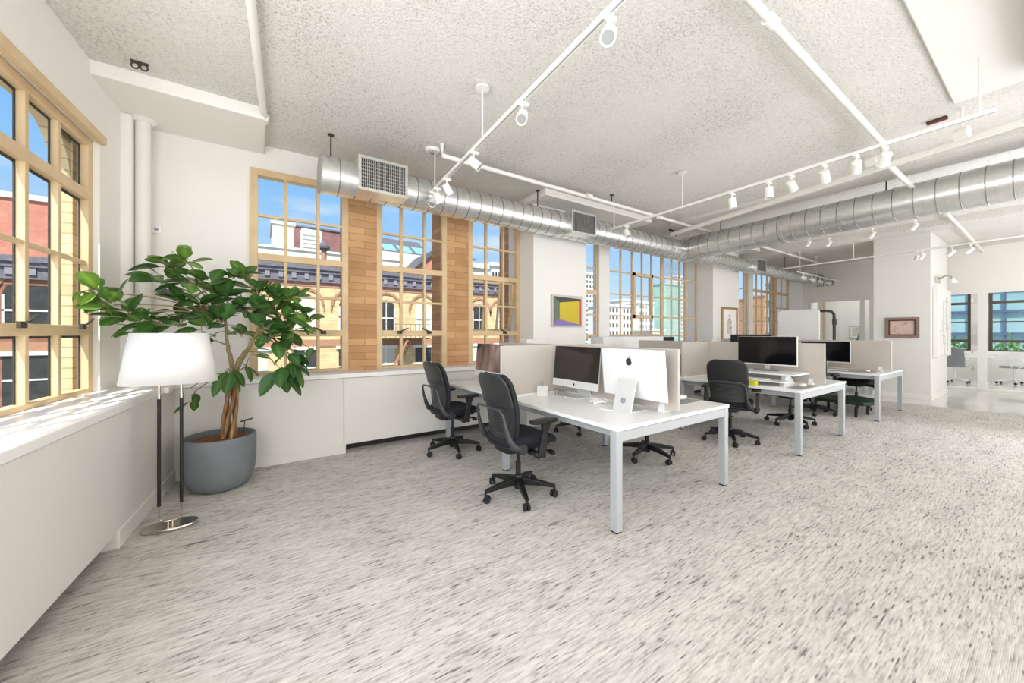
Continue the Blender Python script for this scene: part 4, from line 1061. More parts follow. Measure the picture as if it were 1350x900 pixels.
for k in range(6):
    pts = []
    for i in range(14):
        a = i * 0.62 + k; r = 0.04 + 0.035 * math.sin(i * 0.9 + k * 2)
        pts.append((r * math.cos(a) + 0.01 * k, r * 1.3 * math.sin(a), 0.006 + 0.03 * abs(math.sin(i * 0.7 + k))))
    b.tube(pts, 0.0035, 6)
b.tube([(0, 0, 0.006), (-0.1, -0.08, 0.005), (-0.16, -0.2, 0.005), (-0.12, -0.3, 0.005)], 0.0035, 6)
b.build('white_cable', M['whiteplast'], t)
MB().box(-0.03, 0.05, -0.02, 0.02, 0, 0.025).build('charger', M['whiteplast'], t, bevel=0.006)
t = thing('power_plugs', 'short cables and plugs under the dark computer by the pen cup', 'cable', (2.56, 2.99, 0.74))
b = MB()
for k in range(5): b.tube([(0, -k * 0.04, 0.004), (-0.02, -k * 0.04 - 0.01, 0.05), (0.01, -k * 0.04 + 0.01, 0.07), (0.04, -k * 0.04, 0.01)], 0.006, 6)
b.build('plug_cable', M['grey'], t)
paper('white paper sheets on the desk by the windows', 2.22, 4.0, 0.7402, 0.21, 0.30, 0.2)
# middle bench clutter
paper('loose white paper on the middle bench beside the yellow green pad', 5.12, 1.98, 0.7402, 0.16, 0.26, 0.1)
paper('stack of white papers left of the yellow green pad', 5.14, 2.66, 0.7402, 0.16, 0.26, -0.1, th=0.012)
p = onZ(983, 503, 0.80)
t = thing('sticky_pad', 'yellow green pad on the papers of the middle bench', 'note pad', (5.10, 2.20, 0.7402)); MB().box(-0.035, 0.035, -0.06, 0.06, 0, 0.055).build('pad', M['yellow'], t, bevel=0.003)
keyboard('dark tray keyboard on the riser of the middle bench', 5.25, 2.25, 0.8065, 0.0, 0.40)
deskmat('grey desk mat at the near end of the middle bench', 5.16, 5.70, 1.69, 1.855)
t = thing('backpack', 'dark teal backpack on the middle bench behind the chair', 'bag', (5.36, 3.42, 0.74))
MB().squad(0.10, 0.15, 0.17, (0, 0, 0.165), 0.6, 0.7, 28, 16, lambda p: Vector((p.x + 0.02 * p.z / 0.17, p.y * (1.06 - 0.25 * (p.z + 0.17) / 0.34), p.z))).build('body', M['teal'], t, smooth=80)
MB().squad(0.05, 0.10, 0.09, (-0.09, 0, 0.11), 0.6, 0.7, 20, 12).build('front_pocket', M['teal'], t, smooth=80)
for s in (-1, 1): MB().tube([(0.09, s * 0.06, 0.30), (0.15, s * 0.07, 0.22), (0.13, s * 0.08, 0.08)], 0.012, 8).build('strap', M['black'], t)
t = thing('drawer_pedestal', 'grey steel drawer pedestal under the middle bench beside the chair', 'cabinet', (5.36, 3.45, 0))
MB().box(-0.25, 0.25, -0.21, 0.21, 0.03, 0.63).build('case', M['steelgrey'], t, bevel=0.004)
for k in range(3):
    d_ = MB().box(-0.266, -0.251, -0.205, 0.205, 0.04 + k * 0.197, 0.04 + k * 0.197 + 0.19).build('drawer', M['steelgrey'], t, bevel=0.003)
    MB().box(-0.274, -0.266, -0.06, 0.06, 0.19 + k * 0.197, 0.20 + k * 0.197).build('pull', M['black'], d_)
for a in (-1, 1):
    for c in (-1, 1): MB().cyl((a * 0.2, c * 0.17, 0), (a * 0.2, c * 0.17, 0.03), 0.015).build('foot', M['black'], t)
keyboard('white keyboard on the farthest bench', 8.35, 2.3, 0.7432, 0.0, 0.43)
deskmat('grey desk mat on the farthest bench', 8.15, 8.75, 1.75, 2.75)
mouse('white mouse at the near end of the farthest bench', 8.45, 1.86, 0.7432)
mouse('white mouse at the near end of the middle bench', 5.45, 1.78, 0.7432)

# things on the far sill
p0, p1 = onY(787, 458, 4.8), onY(866, 443, 4.8)
t = thing('sill_cabinet', 'long white low cabinet box standing on the sill behind the computers', 'box', ((p0.x + p1.x) / 2, 4.8, ZS))
w = p1.x - p0.x; hh = 1.325 - ZS
MB().box(-w / 2, w / 2, -0.16, 0.16, 0, hh).build('body', M['whiteplast'], t, bevel=0.01)
MB().box(-w / 2 + 0.02, w / 2 - 0.02, -0.166, -0.159, 0.05, hh - 0.12).build('front_panel', M['whiteplast'], t, bevel=0.003)
q0 = onY(866.5, 450, 4.8).x; q1 = onY(881, 450, 4.8).x
t = thing('speaker_box', 'small black box beside the white cabinet on the sill', 'speaker', ((q0 + q1) / 2 + 0.02, 4.8, ZS))
w = q1 - q0
MB().box(-w / 2 + 0.03, w / 2, -0.13, 0.13, 0, 0.385).build('body', M['black'], t, bevel=0.008)
b = MB()
for k in range(7): b.box(-w / 2 + 0.07 + k * (w - 0.14) / 7, -w / 2 + 0.09 + k * (w - 0.14) / 7, -0.137, -0.129, 0.04, 0.35)
b.build('grille', M['greyplast'], t)
p0, p1 = onY(692, 455, 4.45), onY(719, 450, 4.45)
t = thing('wall_box', 'low white cabinet against the pier under the yellow picture', 'cabinet', ((p0.x + p1.x) / 2, 4.5, 0))
w = p1.x - p0.x
MB().box(-w / 2, w / 2, -0.10, 0.09, 0, 1.30).build('body', M['wall'], t, bevel=0.006)
MB().box(-w / 2 + 0.02, w / 2 - 0.02, -0.106, -0.099, 0.1, 1.27).build('door', M['wall'], t, bevel=0.003)
for k in range(5):
    x = onY(939 + k * 7.5, 455, 4.5).x
    t = thing('desk_bottle', ['leftmost small white bottle on the ledge under the figure drawing', 'second small bottle on the ledge under the figure drawing', 'middle small bottle on the ledge under the figure drawing', 'fourth small bottle on the ledge under the figure drawing', 'rightmost small bottle on the ledge under the figure drawing'][k], 'bottle', (x, 4.5, 1.16), group='small bottles under the figure drawing')
    MB().lathe([(0.03, 0), (0.035, 0.01), (0.035, 0.075), (0.015, 0.095), (0.015, 0.10)], (0, 0, 0), 14).build('body', M['whiteplast'], t)
    MB().cyl((0, 0, 0.10), (0, 0, 0.118), 0.017, n=12).build('cap', M['grey'], t)
xa, xb = onY(934, 455, 4.5).x, onY(976, 455, 4.5).x
tag(MB().box(xa, xb, 4.40, 4.598, 1.13, 1.16).build('wall_ledge', M['wall'], loc=((xa + xb) / 2, 4.5, 1.13), bevel=0.004), 'narrow white ledge under the figure drawing', 'shelf')

# ------------------------------------------------------------------ pictures
p0, p1 = onY(728, 391, 4.6), onY(764.5, 429, 4.6)
ax0, ax1, az0, az1 = p0.x, p1.x, onY(746, 429, 4.6).z, onY(746, 391.5, 4.6).z
t = thing('abstract_painting', 'square abstract painting in yellow, green, purple and red on the white pier', 'picture', ((ax0 + ax1) / 2, 4.6, az0))
MB().box(ax0 - 0.025, ax1 + 0.025, 4.57, 4.599, az0 - 0.025, az1 + 0.025).build('frame', M['greyframe'], t, world=True, bevel=0.003)
def ap(mat, pts, k):
    b = MB(); f = lambda a, c: (ax0 + (a - 218) / 204 * (ax1 - ax0), az1 - (c - 68) / 203 * (az1 - az0))
    b.prism([f(*q) for q in pts], lambda a, c: Vector((a, 4.568, c)), lambda a, c: Vector((a, 4.571, c)))
    b.build('painted_' + k, M[mat], t, world=True, smooth=0)
ap('a_yellow', [(262, 110), (405, 92), (405, 262), (262, 228)], 'yellow_field')
ap('a_dark', [(218, 68), (422, 78), (405, 92), (262, 110)], 'dark_band')
ap('a_green', [(218, 68), (262, 110), (262, 228), (240, 235), (218, 271)], 'green_band')
ap('a_purple', [(218, 271), (240, 235), (262, 228), (405, 262), (422, 271)], 'purple_band')
ap('a_red', [(405, 92), (422, 78), (422, 271), (405, 262)], 'red_band')
def framed(name, label, T, w, h, fw, fmat, art, artmat, matw=0.0, inner=None, group=None, loc=(0, 0, 0), rz=0.0):
    """picture facing local -Y"""
    t = thing(name, label, 'picture', loc, rz)
    b = MB()
    b.box(-w / 2, w / 2, -0.035, -0.002, 0, fw); b.box(-w / 2, w / 2, -0.035, -0.002, h - fw, h)
    b.box(-w / 2, -w / 2 + fw, -0.035, -0.002, fw, h - fw); b.box(w / 2 - fw, w / 2, -0.035, -0.002, fw, h - fw)
    b.build('frame', M[fmat], t, bevel=0.004)
    if inner:
        g = fw; b = MB(); iw = 0.022
        b.box(-w / 2 + g, w / 2 - g, -0.03, -0.004, g, g + iw); b.box(-w / 2 + g, w / 2 - g, -0.03, -0.004, h - g - iw, h - g)
        b.box(-w / 2 + g, -w / 2 + g + iw, -0.03, -0.004, g + iw, h - g - iw); b.box(w / 2 - g - iw, w / 2 - g, -0.03, -0.004, g + iw, h - g - iw)
        b.build('inner_frame', M[inner], t)
    MB().box(-w / 2 + fw * 0.7, w / 2 - fw * 0.7, -0.012, -0.003, fw * 0.7, h - fw * 0.7).build('mount', M['paper'] if matw else M[artmat], t)
    if matw: MB().box(-w / 2 + fw + matw, w / 2 - fw - matw, -0.0145, -0.0115, fw + matw, h - fw - matw).build(art, M[artmat], t)
    return t
p0, p1 = onY(950.5, 452, 4.6), onY(971, 404.5, 4.6)
zb, zt = onY(960, 451.5, 4.6).z, onY(960, 405, 4.6).z
t = framed('framed_drawing', 'gilt framed grey figure drawing on the second white pier', None, p1.x - p0.x, zt - zb, 0.05, 'gold', 'drawing', 'paper', 0.10, loc=((p0.x + p1.x) / 2, 4.6, zb))
w = p1.x - p0.x; h = zt - zb
b = MB(); T0 = lambda a, c: Vector((a, -0.0155, c * h + 0.0)); T1 = lambda a, c: Vector((a, -0.0145, c * h))
b.prism([(-.09 * w * 1.6, .25), (.10 * w * 1.6, .25), (.13 * w, .52), (.17 * w, .60), (.05 * w, .70), (-.05 * w, .70), (-.15 * w, .60)], T0, T1)
b.prism([(-.05 * w, .71), (.05 * w, .71), (.06 * w, .79), (-.06 * w, .79)], T0, T1)
b.build('drawn_figure', M['figart'], t, smooth=0)
# map on the column
c0, c1 = onX(1167.5, 431, 11.45), onX(1212.5, 431, 11.45)
zb, zt = onX(1190, 445, 11.45).z, onX(1190, 418.5, 11.45).z
framed('framed_map', 'faded pink map in a wide grey brown frame on the column', None, c0.y - c1.y, zt - zb, 0.05, 'walnut', 'map_print', 'mapart', 0.0, 'redwood', loc=(11.448, (c0.y + c1.y) / 2, zb), rz=R_(-90))
# tall line drawing panel on the column side with its picture light
t = thing('line_art_panel', 'tall pale panel with thin dark line drawing on the column side', 'picture', (12.4, 1.5, 0.88))
MB().box(-0.78, 0.85, -0.02, 0.045, 0, 1.48).build('panel', M['wallcool'], t, bevel=0.004)
b = MB(); rl = random.Random(11)
def ln(x0, z0, x1, z1): b.bar((x0, -0.021, z0), (x1, -0.021, z1), 0.006, 0.004, up=(0, 1, 0))
for x, za, zb_ in ((-0.45, 0.02, 0.55), (-0.45, 0.75, 1.05), (-0.15, 0.3, 1.2), (0.05, 0.02, 0.45), (0.2, 0.55, 1.3), (0.4, 0.1, 0.7), (-0.3, 0.55, 0.8)): ln(x, za, x, zb_)
for z, xa_, xb_ in ((0.03, -0.45, 0.4), (0.28, -0.3, 0.2), (0.45, -0.45, 0.05), (0.56, -0.6, -0.15), (0.72, -0.3, 0.5), (0.88, -0.45, 0.6), (1.05, -0.45, -0.1), (1.2, -0.15, 0.5), (0.62, 0.1, 0.6)): ln(xa_, z, xb_, z + 0.01)
b.build('line_drawing', M['grey'], t, smooth=0)
t = thing('picture_light', 'small twin picture light above the tall line drawing', 'lamp', (11.95, 1.55, 2.46))
MB().box(-0.1, 0.16, -0.05, 0, 0, 0.13).build('bracket', M['chrome'], t, bevel=0.005)
for k in (0, 1):
    a_ = MB().tube([(0.05 + k * 0.1, -0.05, 0.1), (0.1 + k * 0.15, -0.12, 0.16), (0.2 + k * 0.2, -0.18, 0.15), (0.26 + k * 0.2, -0.2, 0.1)], 0.01, 8).build('arm', M['chrome'], t)
    MB().tube([(0.25 + k * 0.2, -0.2, 0.11), (0.29 + k * 0.2, -0.21, 0.05)], [0.025, 0.038], 16).build('lamp_head', M['whiteplast'], a_)
    MB().squad(0.035, 0.035, 0.02, (0.293 + k * 0.2, -0.212, 0.045), 1, 1, 14, 8).build('bulb', M['bulb'], a_)

# rolling white board
yl, yr = onX(1026, 430, 10.2).y, onX(1081, 430, 10.2).y
t = thing('rolling_whiteboard', 'white rounded board on a dark tube stand behind the farthest desks', 'whiteboard', (10.2, (yl + yr) / 2, 0))
wv_ = (yl - yr) / 2
def rrect(w, z0, z1, r, n=6):
    pts = []
    for cx_, cz_, a0_ in ((w - r, z1 - r, 0), (-w + r, z1 - r, 90), (-w + r, z0 + r, 180), (w - r, z0 + r, 270)):
        for k in range(n + 1):
            a = R_(a0_ + 90 * k / n); pts.append((cx_ + r * math.cos(a), cz_ + r * math.sin(a)))
    return pts
MB().prism(rrect(wv_, 0.75, 1.925, 0.08), lambda a, c: Vector((-0.03, a, c)), lambda a, c: Vector((0.03, a, c))).build('board', M['whiteplast'], t, bevel=0.012, seg=3)
yy = -wv_
MB().tube([(0.06, yy + 0.2, 1.88), (0.06, yy - 0.10, 1.88), (0.06, yy - 0.18, 1.86), (0.06, yy - 0.225, 1.80), (0.06, yy - 0.23, 1.70), (0.06, yy - 0.23, 0.2), (0.06, yy - 0.2, 0.1)], 0.028, 12).build('tube_stand', M['iron'], t, smooth=80)
MB().cyl((0.06, yy - 0.235, 1.57), (0.06, yy - 0.235, 1.70), 0.042, n=14).build('joint', M['iron'], t)
MB().box(-0.3, 0.3, -wv_ - 0.25, wv_, 0.06, 0.1).build('base', M['iron'], t, bevel=0.01)
for a in (-0.27, 0.27):
    for c in (-wv_ - 0.2, wv_ - 0.06): MB().cyl((a, c - 0.012, 0.03), (a, c + 0.012, 0.03), 0.03, n=14).build('caster', M['rubber'], t)

# ------------------------------------------------------------------ conference room and far office
t = thing('conference_table', 'small white meeting table behind the glass wall', 'table', (17.0, 1.36, 0))
MB().box(-0.38, 0.38, -0.26, 0.26, 0.70, 0.735).build('tabletop', M['desk'], t, bevel=0.004)
for y in (0.0,):
    MB().cyl((0, y, 0.02), (0, y, 0.7), 0.05).build('pedestal', M['alu'], t); MB().box(-0.25, 0.25, y - 0.2, y + 0.2, 0, 0.025).build('foot', M['alu'], t, bevel=0.01)
def mesh_chair(label, loc, rz, fabric='lightmesh'):
    t = thing('conference_chair', label, 'chair', loc, rz, 'pale conference chairs')
    b = MB(); b.cyl((0, 0, 0.06), (0, 0, 0.14), 0.03)
    for k in range(5):
        a = 0.4 + 2 * PI * k / 5; d = Vector((math.cos(a), math.sin(a), 0)); b.bar(d * 0.02 + Vector((0, 0, 0.11)), d * 0.3 + Vector((0, 0, 0.075)), (0.045, 0.03), (0.04, 0.025))
    b.build('star_base', M['alu'], t, bevel=0.004)
    for k in range(5):
        a = 0.4 + 2 * PI * k / 5; d = Vector((math.cos(a), math.sin(a), 0)) * 0.3
        MB().cyl(d + Vector((0.02, -0.014, 0.03)), d + Vector((0.02, 0.014, 0.03)), 0.03, n=14).build('caster', M['rubber'], t)
    MB().cyl((0, 0, 0.13), (0, 0, 0.43), 0.018).build('gas_lift', M['alu'], t)
    MB().squad(0.24, 0.24, 0.025, (0.02, 0, 0.46), 0.5, 0.45, 32, 8).build('seat', M[fabric], t)
    def bk(u, v):
        z = 0.50 + 0.46 * v; return Vector((-0.20 - 0.13 * v + 0.03 * math.sin(PI * v) + 0.03 * (2 * u - 1) ** 2, (u - 0.5) * 0.45, z))
    MB().sheet(bk, 8, 10, thick=(-0.014, 0, 0)).build('backrest', M[fabric], t, bevel=0.005)
    for s in (-1, 1): MB().tube([(-0.05, s * 0.24, 0.45), (-0.2, s * 0.25, 0.52), (-0.22, s * 0.25, 0.66), (0.05, s * 0.25, 0.67), (0.1, s * 0.25, 0.6), (0.05, s * 0.24, 0.46)], 0.011, 8).build('armrest', M['alu'], t)
    return t
mesh_chair('pale grey conference chair seen from behind through the glass', (16.25, 1.75, 0), -0.1)
mesh_chair('conference chair in side view at the right of the glass wall', (17.0, 0.78, 0), R_(95))
t = thing('office_plant', 'spiky plant in the glazed office at the far end', 'potted plant', (16.3, 4.0, 0))
MB().lathe([(0.14, 0), (0.18, 0.4), (0.17, 0.42), (0.15, 0.4)], (0, 0, 0), 24).build('pot', M['whiteplast'], t)
b = MB(); rr = random.Random(4)
for k in range(26):
    a = rr.uniform(0, 2 * PI); e = rr.uniform(0.7, 1.4); L = rr.uniform(0.7, 1.25)
    d = Vector((math.cos(a) * math.cos(e), math.sin(a) * math.cos(e), math.sin(e)))
    b.tube([Vector((0, 0, 0.4)), Vector((0, 0, 0.4)) + d * L * 0.5, Vector((0, 0, 0.4)) + d * L - Vector((0, 0, 0.06))], [0.012, 0.02, 0.002], 5)
b.build('leaves', plain('grey green spiky leaf', rgb(112, 126, 108), 0.5, var=0.15), t)
yl, yr = onX(1120, 437, 17.49).y, onX(1138, 437, 17.49).y
framed('framed_print', 'grey framed print on the far office wall beside the spiky plant', None, yl - yr, 0.45, 0.03, 'greyframe', 'print', 'figart', 0.05, loc=(17.49, (yl + yr) / 2, 1.2), rz=R_(-90))

# ------------------------------------------------------------------ the street outside
YF = 24.0
struct(MB().box(-60, 90, 5.6, 200, -14.2, -14).build('ground', M['street'], smooth=0))
def arch_pts(cx, z0, zs, r, n=12):
    return [(cx - r, z0)] + [(cx - r * math.cos(PI * k / n), zs + r * math.sin(PI * k / n)) for k in range(n + 1)] + [(cx + r, z0)]
def facade(label, x0, x1, y, zc, brick, upper, arches, name='brick_building', winw=0.55, lower=True, dark=(0,)):
    t = thing(name, label, 'building', ((x0 + x1) / 2, y, -14))
    b = MB(); b.box(x0, x1, y, y + 9, -14, zc - 0.9); b.build('wall', M[brick], t, world=True, smooth=0)
    b = MB(); b.box(x0, x1, y - 0.03, y + 0.2, zc - 1.2, zc - 0.9); b.build('frieze', M[upper], t, world=True, smooth=0)
    b = MB(); b.box(x0 - 0.1, x1 + 0.1, y - 0.14, y + 9, zc - 0.95, zc - 0.45).box(x0 - 0.1, x1 + 0.1, y - 0.32, y + 9, zc - 0.25, zc).box(x0 - 0.1, x1 + 0.1, y - 0.24, y + 9, zc - 0.45, zc - 0.25)
    co = b.build('cornice', M['cornice'], t, world=True, smooth=0)
    b = MB(); x = x0 + 0.2
    while x < x1: b.box(x, x + 0.22, y - 0.2, y - 0.1, zc - 0.78, zc - 0.42); x += 0.62
    b.build('brackets', M['corniceb'], co, world=True, smooth=0)
    # spandrel zone and sill bands
    b = MB(); b.box(x0, x1, y - 0.05, y + 0.1, 1.28, 1.46); b.box(x0, x1, y - 0.04, y + 0.1, 0.62, 1.02)
    b.build('string_course', M['stonetrim'], t, world=True, smooth=0)
    for k, cx_ in enumerate(arches):
        # arch hood
        b = MB(); n = 14; R0, R1 = 0.99, 0.84; zs = 3.0
        for q in range(n):
            a0_, a1_ = PI * q / n, PI * (q + 1) / n
            poly = [(cx_ - R1 * math.cos(a0_), zs + R1 * math.sin(a0_)), (cx_ - R0 * math.cos(a0_), zs + R0 * math.sin(a0_)), (cx_ - R0 * math.cos(a1_), zs + R0 * math.sin(a1_)), (cx_ - R1 * math.cos(a1_), zs + R1 * math.sin(a1_))]
            b.prism(poly, lambda p, q_: Vector((p, y - 0.06, q_)), lambda p, q_: Vector((p, y + 0.02, q_)))
        for s in (-1, 1): b.prism([(cx_ + s * 0.95 - 0.06, 2.95), (cx_ + s * 0.95 + 0.06, 2.95), (cx_ + s * 0.95, 2.62)], lambda p, q_: Vector((p, y - 0.07, q_)), lambda p, q_: Vector((p, y + 0.02, q_)))
        b.build('arch_hood', M['stonetrim'], t, world=True, smooth=0)
        b = MB(); b.prism(arch_pts(cx_, 1.5, 2.95, winw), lambda p, q_: Vector((p, y - 0.012, q_)), lambda p, q_: Vector((p, y + 0.05, q_)))
        g = b.build('window', M['extblind'] if k % 3 == 1 else M['extglass'], t, world=True, smooth=0)
        f = MB()
        f.box(cx_ - winw, cx_ + winw, y - 0.05, y, 2.30, 2.38).box(cx_ - winw, cx_ - winw + 0.07, y - 0.05, y, 1.5, 3.0).box(cx_ + winw - 0.07, cx_ + winw, y - 0.05, y, 1.5, 3.0).box(cx_ - 0.02, cx_ + 0.02, y - 0.04, y, 1.5, 3.4).box(cx_ - winw - 0.1, cx_ + winw + 0.1, y - 0.08, y, 1.42, 1.52)
        f.build('sash_bars', M['whitebld'], g, world=True, smooth=0)
        if lower:
            b = MB().box(cx_ - winw, cx_ + winw, y - 0.012, y + 0.05, -1.6, 0.45)
            g = b.build('window', M['extblind'] if k % 3 == 0 else M['extglass'], t, world=True, smooth=0)
            f = MB().box(cx_ - winw - 0.15, cx_ + winw + 0.15, y - 0.1, y, 0.45, 0.62).box(cx_ - 0.02, cx_ + 0.02, y - 0.04, y, -1.6, 0.45).box(cx_ - winw, cx_ + winw, y - 0.04, y, -0.62, -0.55)
            f.build('sash_bars', M['whitebld'], g, world=True, smooth=0)
    return t
bt = facade('long buff brick building with arched windows and dark cornice across the street', -3.2, 19.6, YF, 5.25, 'brickbuff', 'brickpink', [-0.3, 2.0, 4.3, 6.5, 8.95, 11.1, 13.2, 15.1, 17.3])
# fire escape
t = thing('fire_escape', 'rusty zigzag fire escape on the buff brick building', 'fire escape', (7.3, YF - 0.6, -2))
b = MB()
for z in (-2.0, 1.0):
    b.box(5.6, 9.0, YF - 0.95, YF - 0.05, z, z + 0.06)
t0_ = b.build('platform', M['iron'], t, world=True)
b = MB()
for z in (-2.0,):
    b.bar((6.0, YF - 0.9, z), (7.6, YF - 0.9, z + 3.0), 0.05, 0.12); b.bar((6.4, YF - 0.5, z), (8.0, YF - 0.5, z + 3.0), 0.05, 0.12)
    for k in range(12): b.box(6.05 + k * 0.135, 6.3 + k * 0.135, YF - 0.9, YF - 0.5, z + 0.1 + k * 0.25, z + 0.13 + k * 0.25)
b.build('stair', M['stonetrim'], t, world=True)
b = MB()
for z in (-2.0, 1.0):
    for zz in (0.5, 0.95): b.bar((5.6, YF - 0.95, z + zz), (9.0, YF - 0.95, z + zz), 0.03, 0.03)
    for k in range(12): b.bar((5.6 + k * 0.309, YF - 0.95, z), (5.6 + k * 0.309, YF - 0.95, z + 0.95), 0.02, 0.02)
b.build('railing', M['iron'], t, world=True)
# roof structures on that building
t = thing('rooftop_parapet', 'long cream rendered parapet wall set back on the roof', 'building', (6, 30, 5))
b = MB(); b.box(-0.8, 9.3, 30, 31, 5.26, 7.2); b.build('wall', M['cream'], t, world=True, smooth=0)
b = MB(); b.box(-0.8, 9.3, 29.9, 31, 7.2, 7.34).box(-0.8, 9.3, 29.95, 30.02, 6.1, 6.16); b.build('coping', M['whitebld'], t, world=True, smooth=0)
t = thing('rooftop_house', 'cream penthouse on the roof at the left of the first window', 'building', (0.6, 33, 5))
MB().box(0.6, 2.0, 33, 38, 5.26, 9.6).build('wall', M['cream'], t, world=True, smooth=0); MB().box(0.5, 2.1, 32.9, 38, 9.6, 9.8).build('roof', M['whitebld'], t, world=True, smooth=0)
t = thing('brick_bulkhead', 'purple brown brick bulkhead on the roof behind the cream parapet', 'building', (5, 35, 5))
MB().box(2.2, 8.2, 38.3, 43, 5.26, 10.9).build('wall', mat_brick('purple brown brick', rgb(158, 116, 112), rgb(146, 104, 100), rgb(150, 116, 112), 0.42, 0.13, 0.012), t, world=True, smooth=0)
MB().box(2.15, 8.3, 38.2, 43, 10.9, 11.05).build('coping', M['cornice'], t, world=True, smooth=0)
for x, y, w, z0, z1, lb in ((3.15, 32.5, 1.35, 7.0, 9.4, 'white louvred air unit on the roof in the first window'), (6.1, 31.5, 1.0, 7.0, 8.6, 'white rooftop unit at the right of the first window')):
    t = thing('rooftop_unit', lb, 'air conditioner', (x, y, z0)); MB().box(x - w / 2, x + w / 2, y, y + 1.2, z0, z1).build('case', M['whitebld'], t, world=True, smooth=0)
    b = MB()
    for k in range(6): zz = z0 + 0.3 + k * (z1 - z0 - 0.5) / 6; b.box(x - w / 2 + 0.05, x + w / 2 - 0.05, y - 0.03, y, zz, zz + 0.08)
    b.build('louvres', M['steelgrey'], t, world=True, smooth=0)
p = onY(427, 335, 27)
t = thing('roof_vent', 'dark cowled vent pipe on the roof in the first window', 'vent', (p.x, 27, 4.8))
MB().cyl((p.x, 27, 5.26), (p.x, 27, 6.9), 0.16).build('stack', M['stonetrim'], t, world=True)
MB().lathe([(0.18, 0), (0.36, 0.15), (0.36, 0.3), (0.1, 0.65)], (p.x, 27, 6.75), 18).build('cowl', M['slate'], t, world=True)
t = thing('cream_annex', 'cream building with sloping skylights seen in the second window', 'building', (9, 32, 5))
MB().box(8.3, 16.0, 32, 38, 5.26, 8.3).build('wall', M['cream'], t, world=True, smooth=0)
b = MB(); b.prism([(0, 8.3), (4.5, 8.3), (4.5, 10.2), (3.2, 10.2)], lambda a, c: Vector((8.3, 32 + a, c)), lambda a, c: Vector((12.6, 32 + a, c)))
b.build('skylight', M['slate'], t, world=True, smooth=0)
for k in range(3):
    MB().add([(8.6 + k * 1.4, 32.2, 8.45), (9.7 + k * 1.4, 32.2, 8.45), (9.7 + k * 1.4, 34.9, 10.0), (8.6 + k * 1.4, 34.9, 10.0)], [(0, 1, 2, 3)]).build('pane', M['bluetower'], t, world=True, smooth=0)
t = thing('orange_gable_house', 'orange brick gabled house with grey roof in the second window', 'building', (12, 28, 4))
b = MB(); b.prism([(9.6, 5.26), (14.4, 5.26), (14.4, 7.0), (11.2, 7.6), (9.6, 6.2)], lambda a, c: Vector((a, 28, c)), lambda a, c: Vector((a, 31.6, c)))
b.build('wall', M['brickrust'], t, world=True, smooth=0)
b = MB(); b.prism([(9.4, 6.1), (11.1, 7.55), (14.6, 6.95), (14.6, 7.25), (13.4, 8.2), (12.4, 8.3), (11.0, 7.85)], lambda a, c: Vector((a, 27.8, c)), lambda a, c: Vector((a, 31.7, c)))
b.build('roof', M['slate'], t, world=True, smooth=0)
def block(name, label, x0, x1, y, z1, mat, nx=0, nz=0, wm='extglass', z0=-14, depth=10, ww=0.5, wh=0.5):
    t = thing(name, label, 'building', ((x0 + x1) / 2, y, z0))
    MB().box(x0, x1, y, y + depth, z0, z1).build('wall', M[mat], t, world=True, smooth=0)
    MB().box(x0 - 0.3, x1 + 0.3, y - 0.3, y + depth, z1, z1 + 0.6).build('roof_edge', M[mat], t, world=True, smooth=0)
    if nx:
        dx_ = (x1 - x0) / nx; dz_ = (z1 + 8) / nz
        b = MB()
        for i in range(nx):
            for j in range(nz):
                b.box(x0 + (i + .5 - ww / 2) * dx_, x0 + (i + .5 + ww / 2) * dx_, y - 0.1, y, z1 - (j + .5 + wh / 2) * dz_, z1 - (j + .5 - wh / 2) * dz_)
        b.build('windows', M[wm], t, world=True, smooth=0)
    return t
def bx_at(a, c, y): return onY(a, 430, y).x, onY(c, 430, y).x
def zat(px, py, y): return onY(px, py, y).z
Y2 = 60.0
for nm, lb, a, c, top, y, mat, nx, nz, wm in (
  ('glass_tower', 'distant blue glass tower behind the third window', 617, 627, 341, 120, 'bluetower', 0, 0, ''),
  ('pale_block', 'low cream block left in the third window', 611, 641, 353, 40, 'cream', 0, 0, ''),
  ('white_block', 'white block with dark windows in the third window', 648, 664, 351, 55, 'whitebld', 4, 5, 'extglass'),
  ('tower_block', 'tall white tower with dark windows seen in the narrow window', 768, 792, 362, 90, 'whitebld', 6, 18, 'slate'),
  ('white_block', 'wide white low building left in the second window bay', 796, 834, 404, 70, 'whitebld', 8, 8, 'slate'),
  ('white_block', 'stepped white building in the middle of the second window bay', 820, 846, 397, 86, 'whitebld', 7, 9, 'bluegrey'),
  ('white_block', 'plain white block right of middle in the second window bay', 842, 862, 400, 76, 'whitebld', 5, 9, 'steelgrey'),
  ('white_block', 'low white building at the foot of the second window bay', 858, 876, 436, 60, 'cream', 5, 4, 'steelgrey'),
  ('glass_tower', 'pale green glass tower at the right of the second window bay', 873, 898, 376, 100, 'greenglass', 6, 16, 'aqua'),
  ('white_tower', 'white tower beside the green glass tower', 892, 914, 366, 112, 'whitebld', 5, 18, 'steelgrey'),
  ('tan_block', 'tan brick apartment block in the third window bay', 989, 1012, 396, 90, 'bricktan', 6, 10, 'whitebld'),
  ('tan_block', 'taller tan brick block at the right of the third window bay', 1008, 1034, 392, 75, 'bricktan', 6, 10, 'extblind')):
    q0, q1 = bx_at(a, c, y); block(nm, lb, q0, q1, y, zat((a + c) / 2, top, y), mat, nx, nz, wm, depth=6)
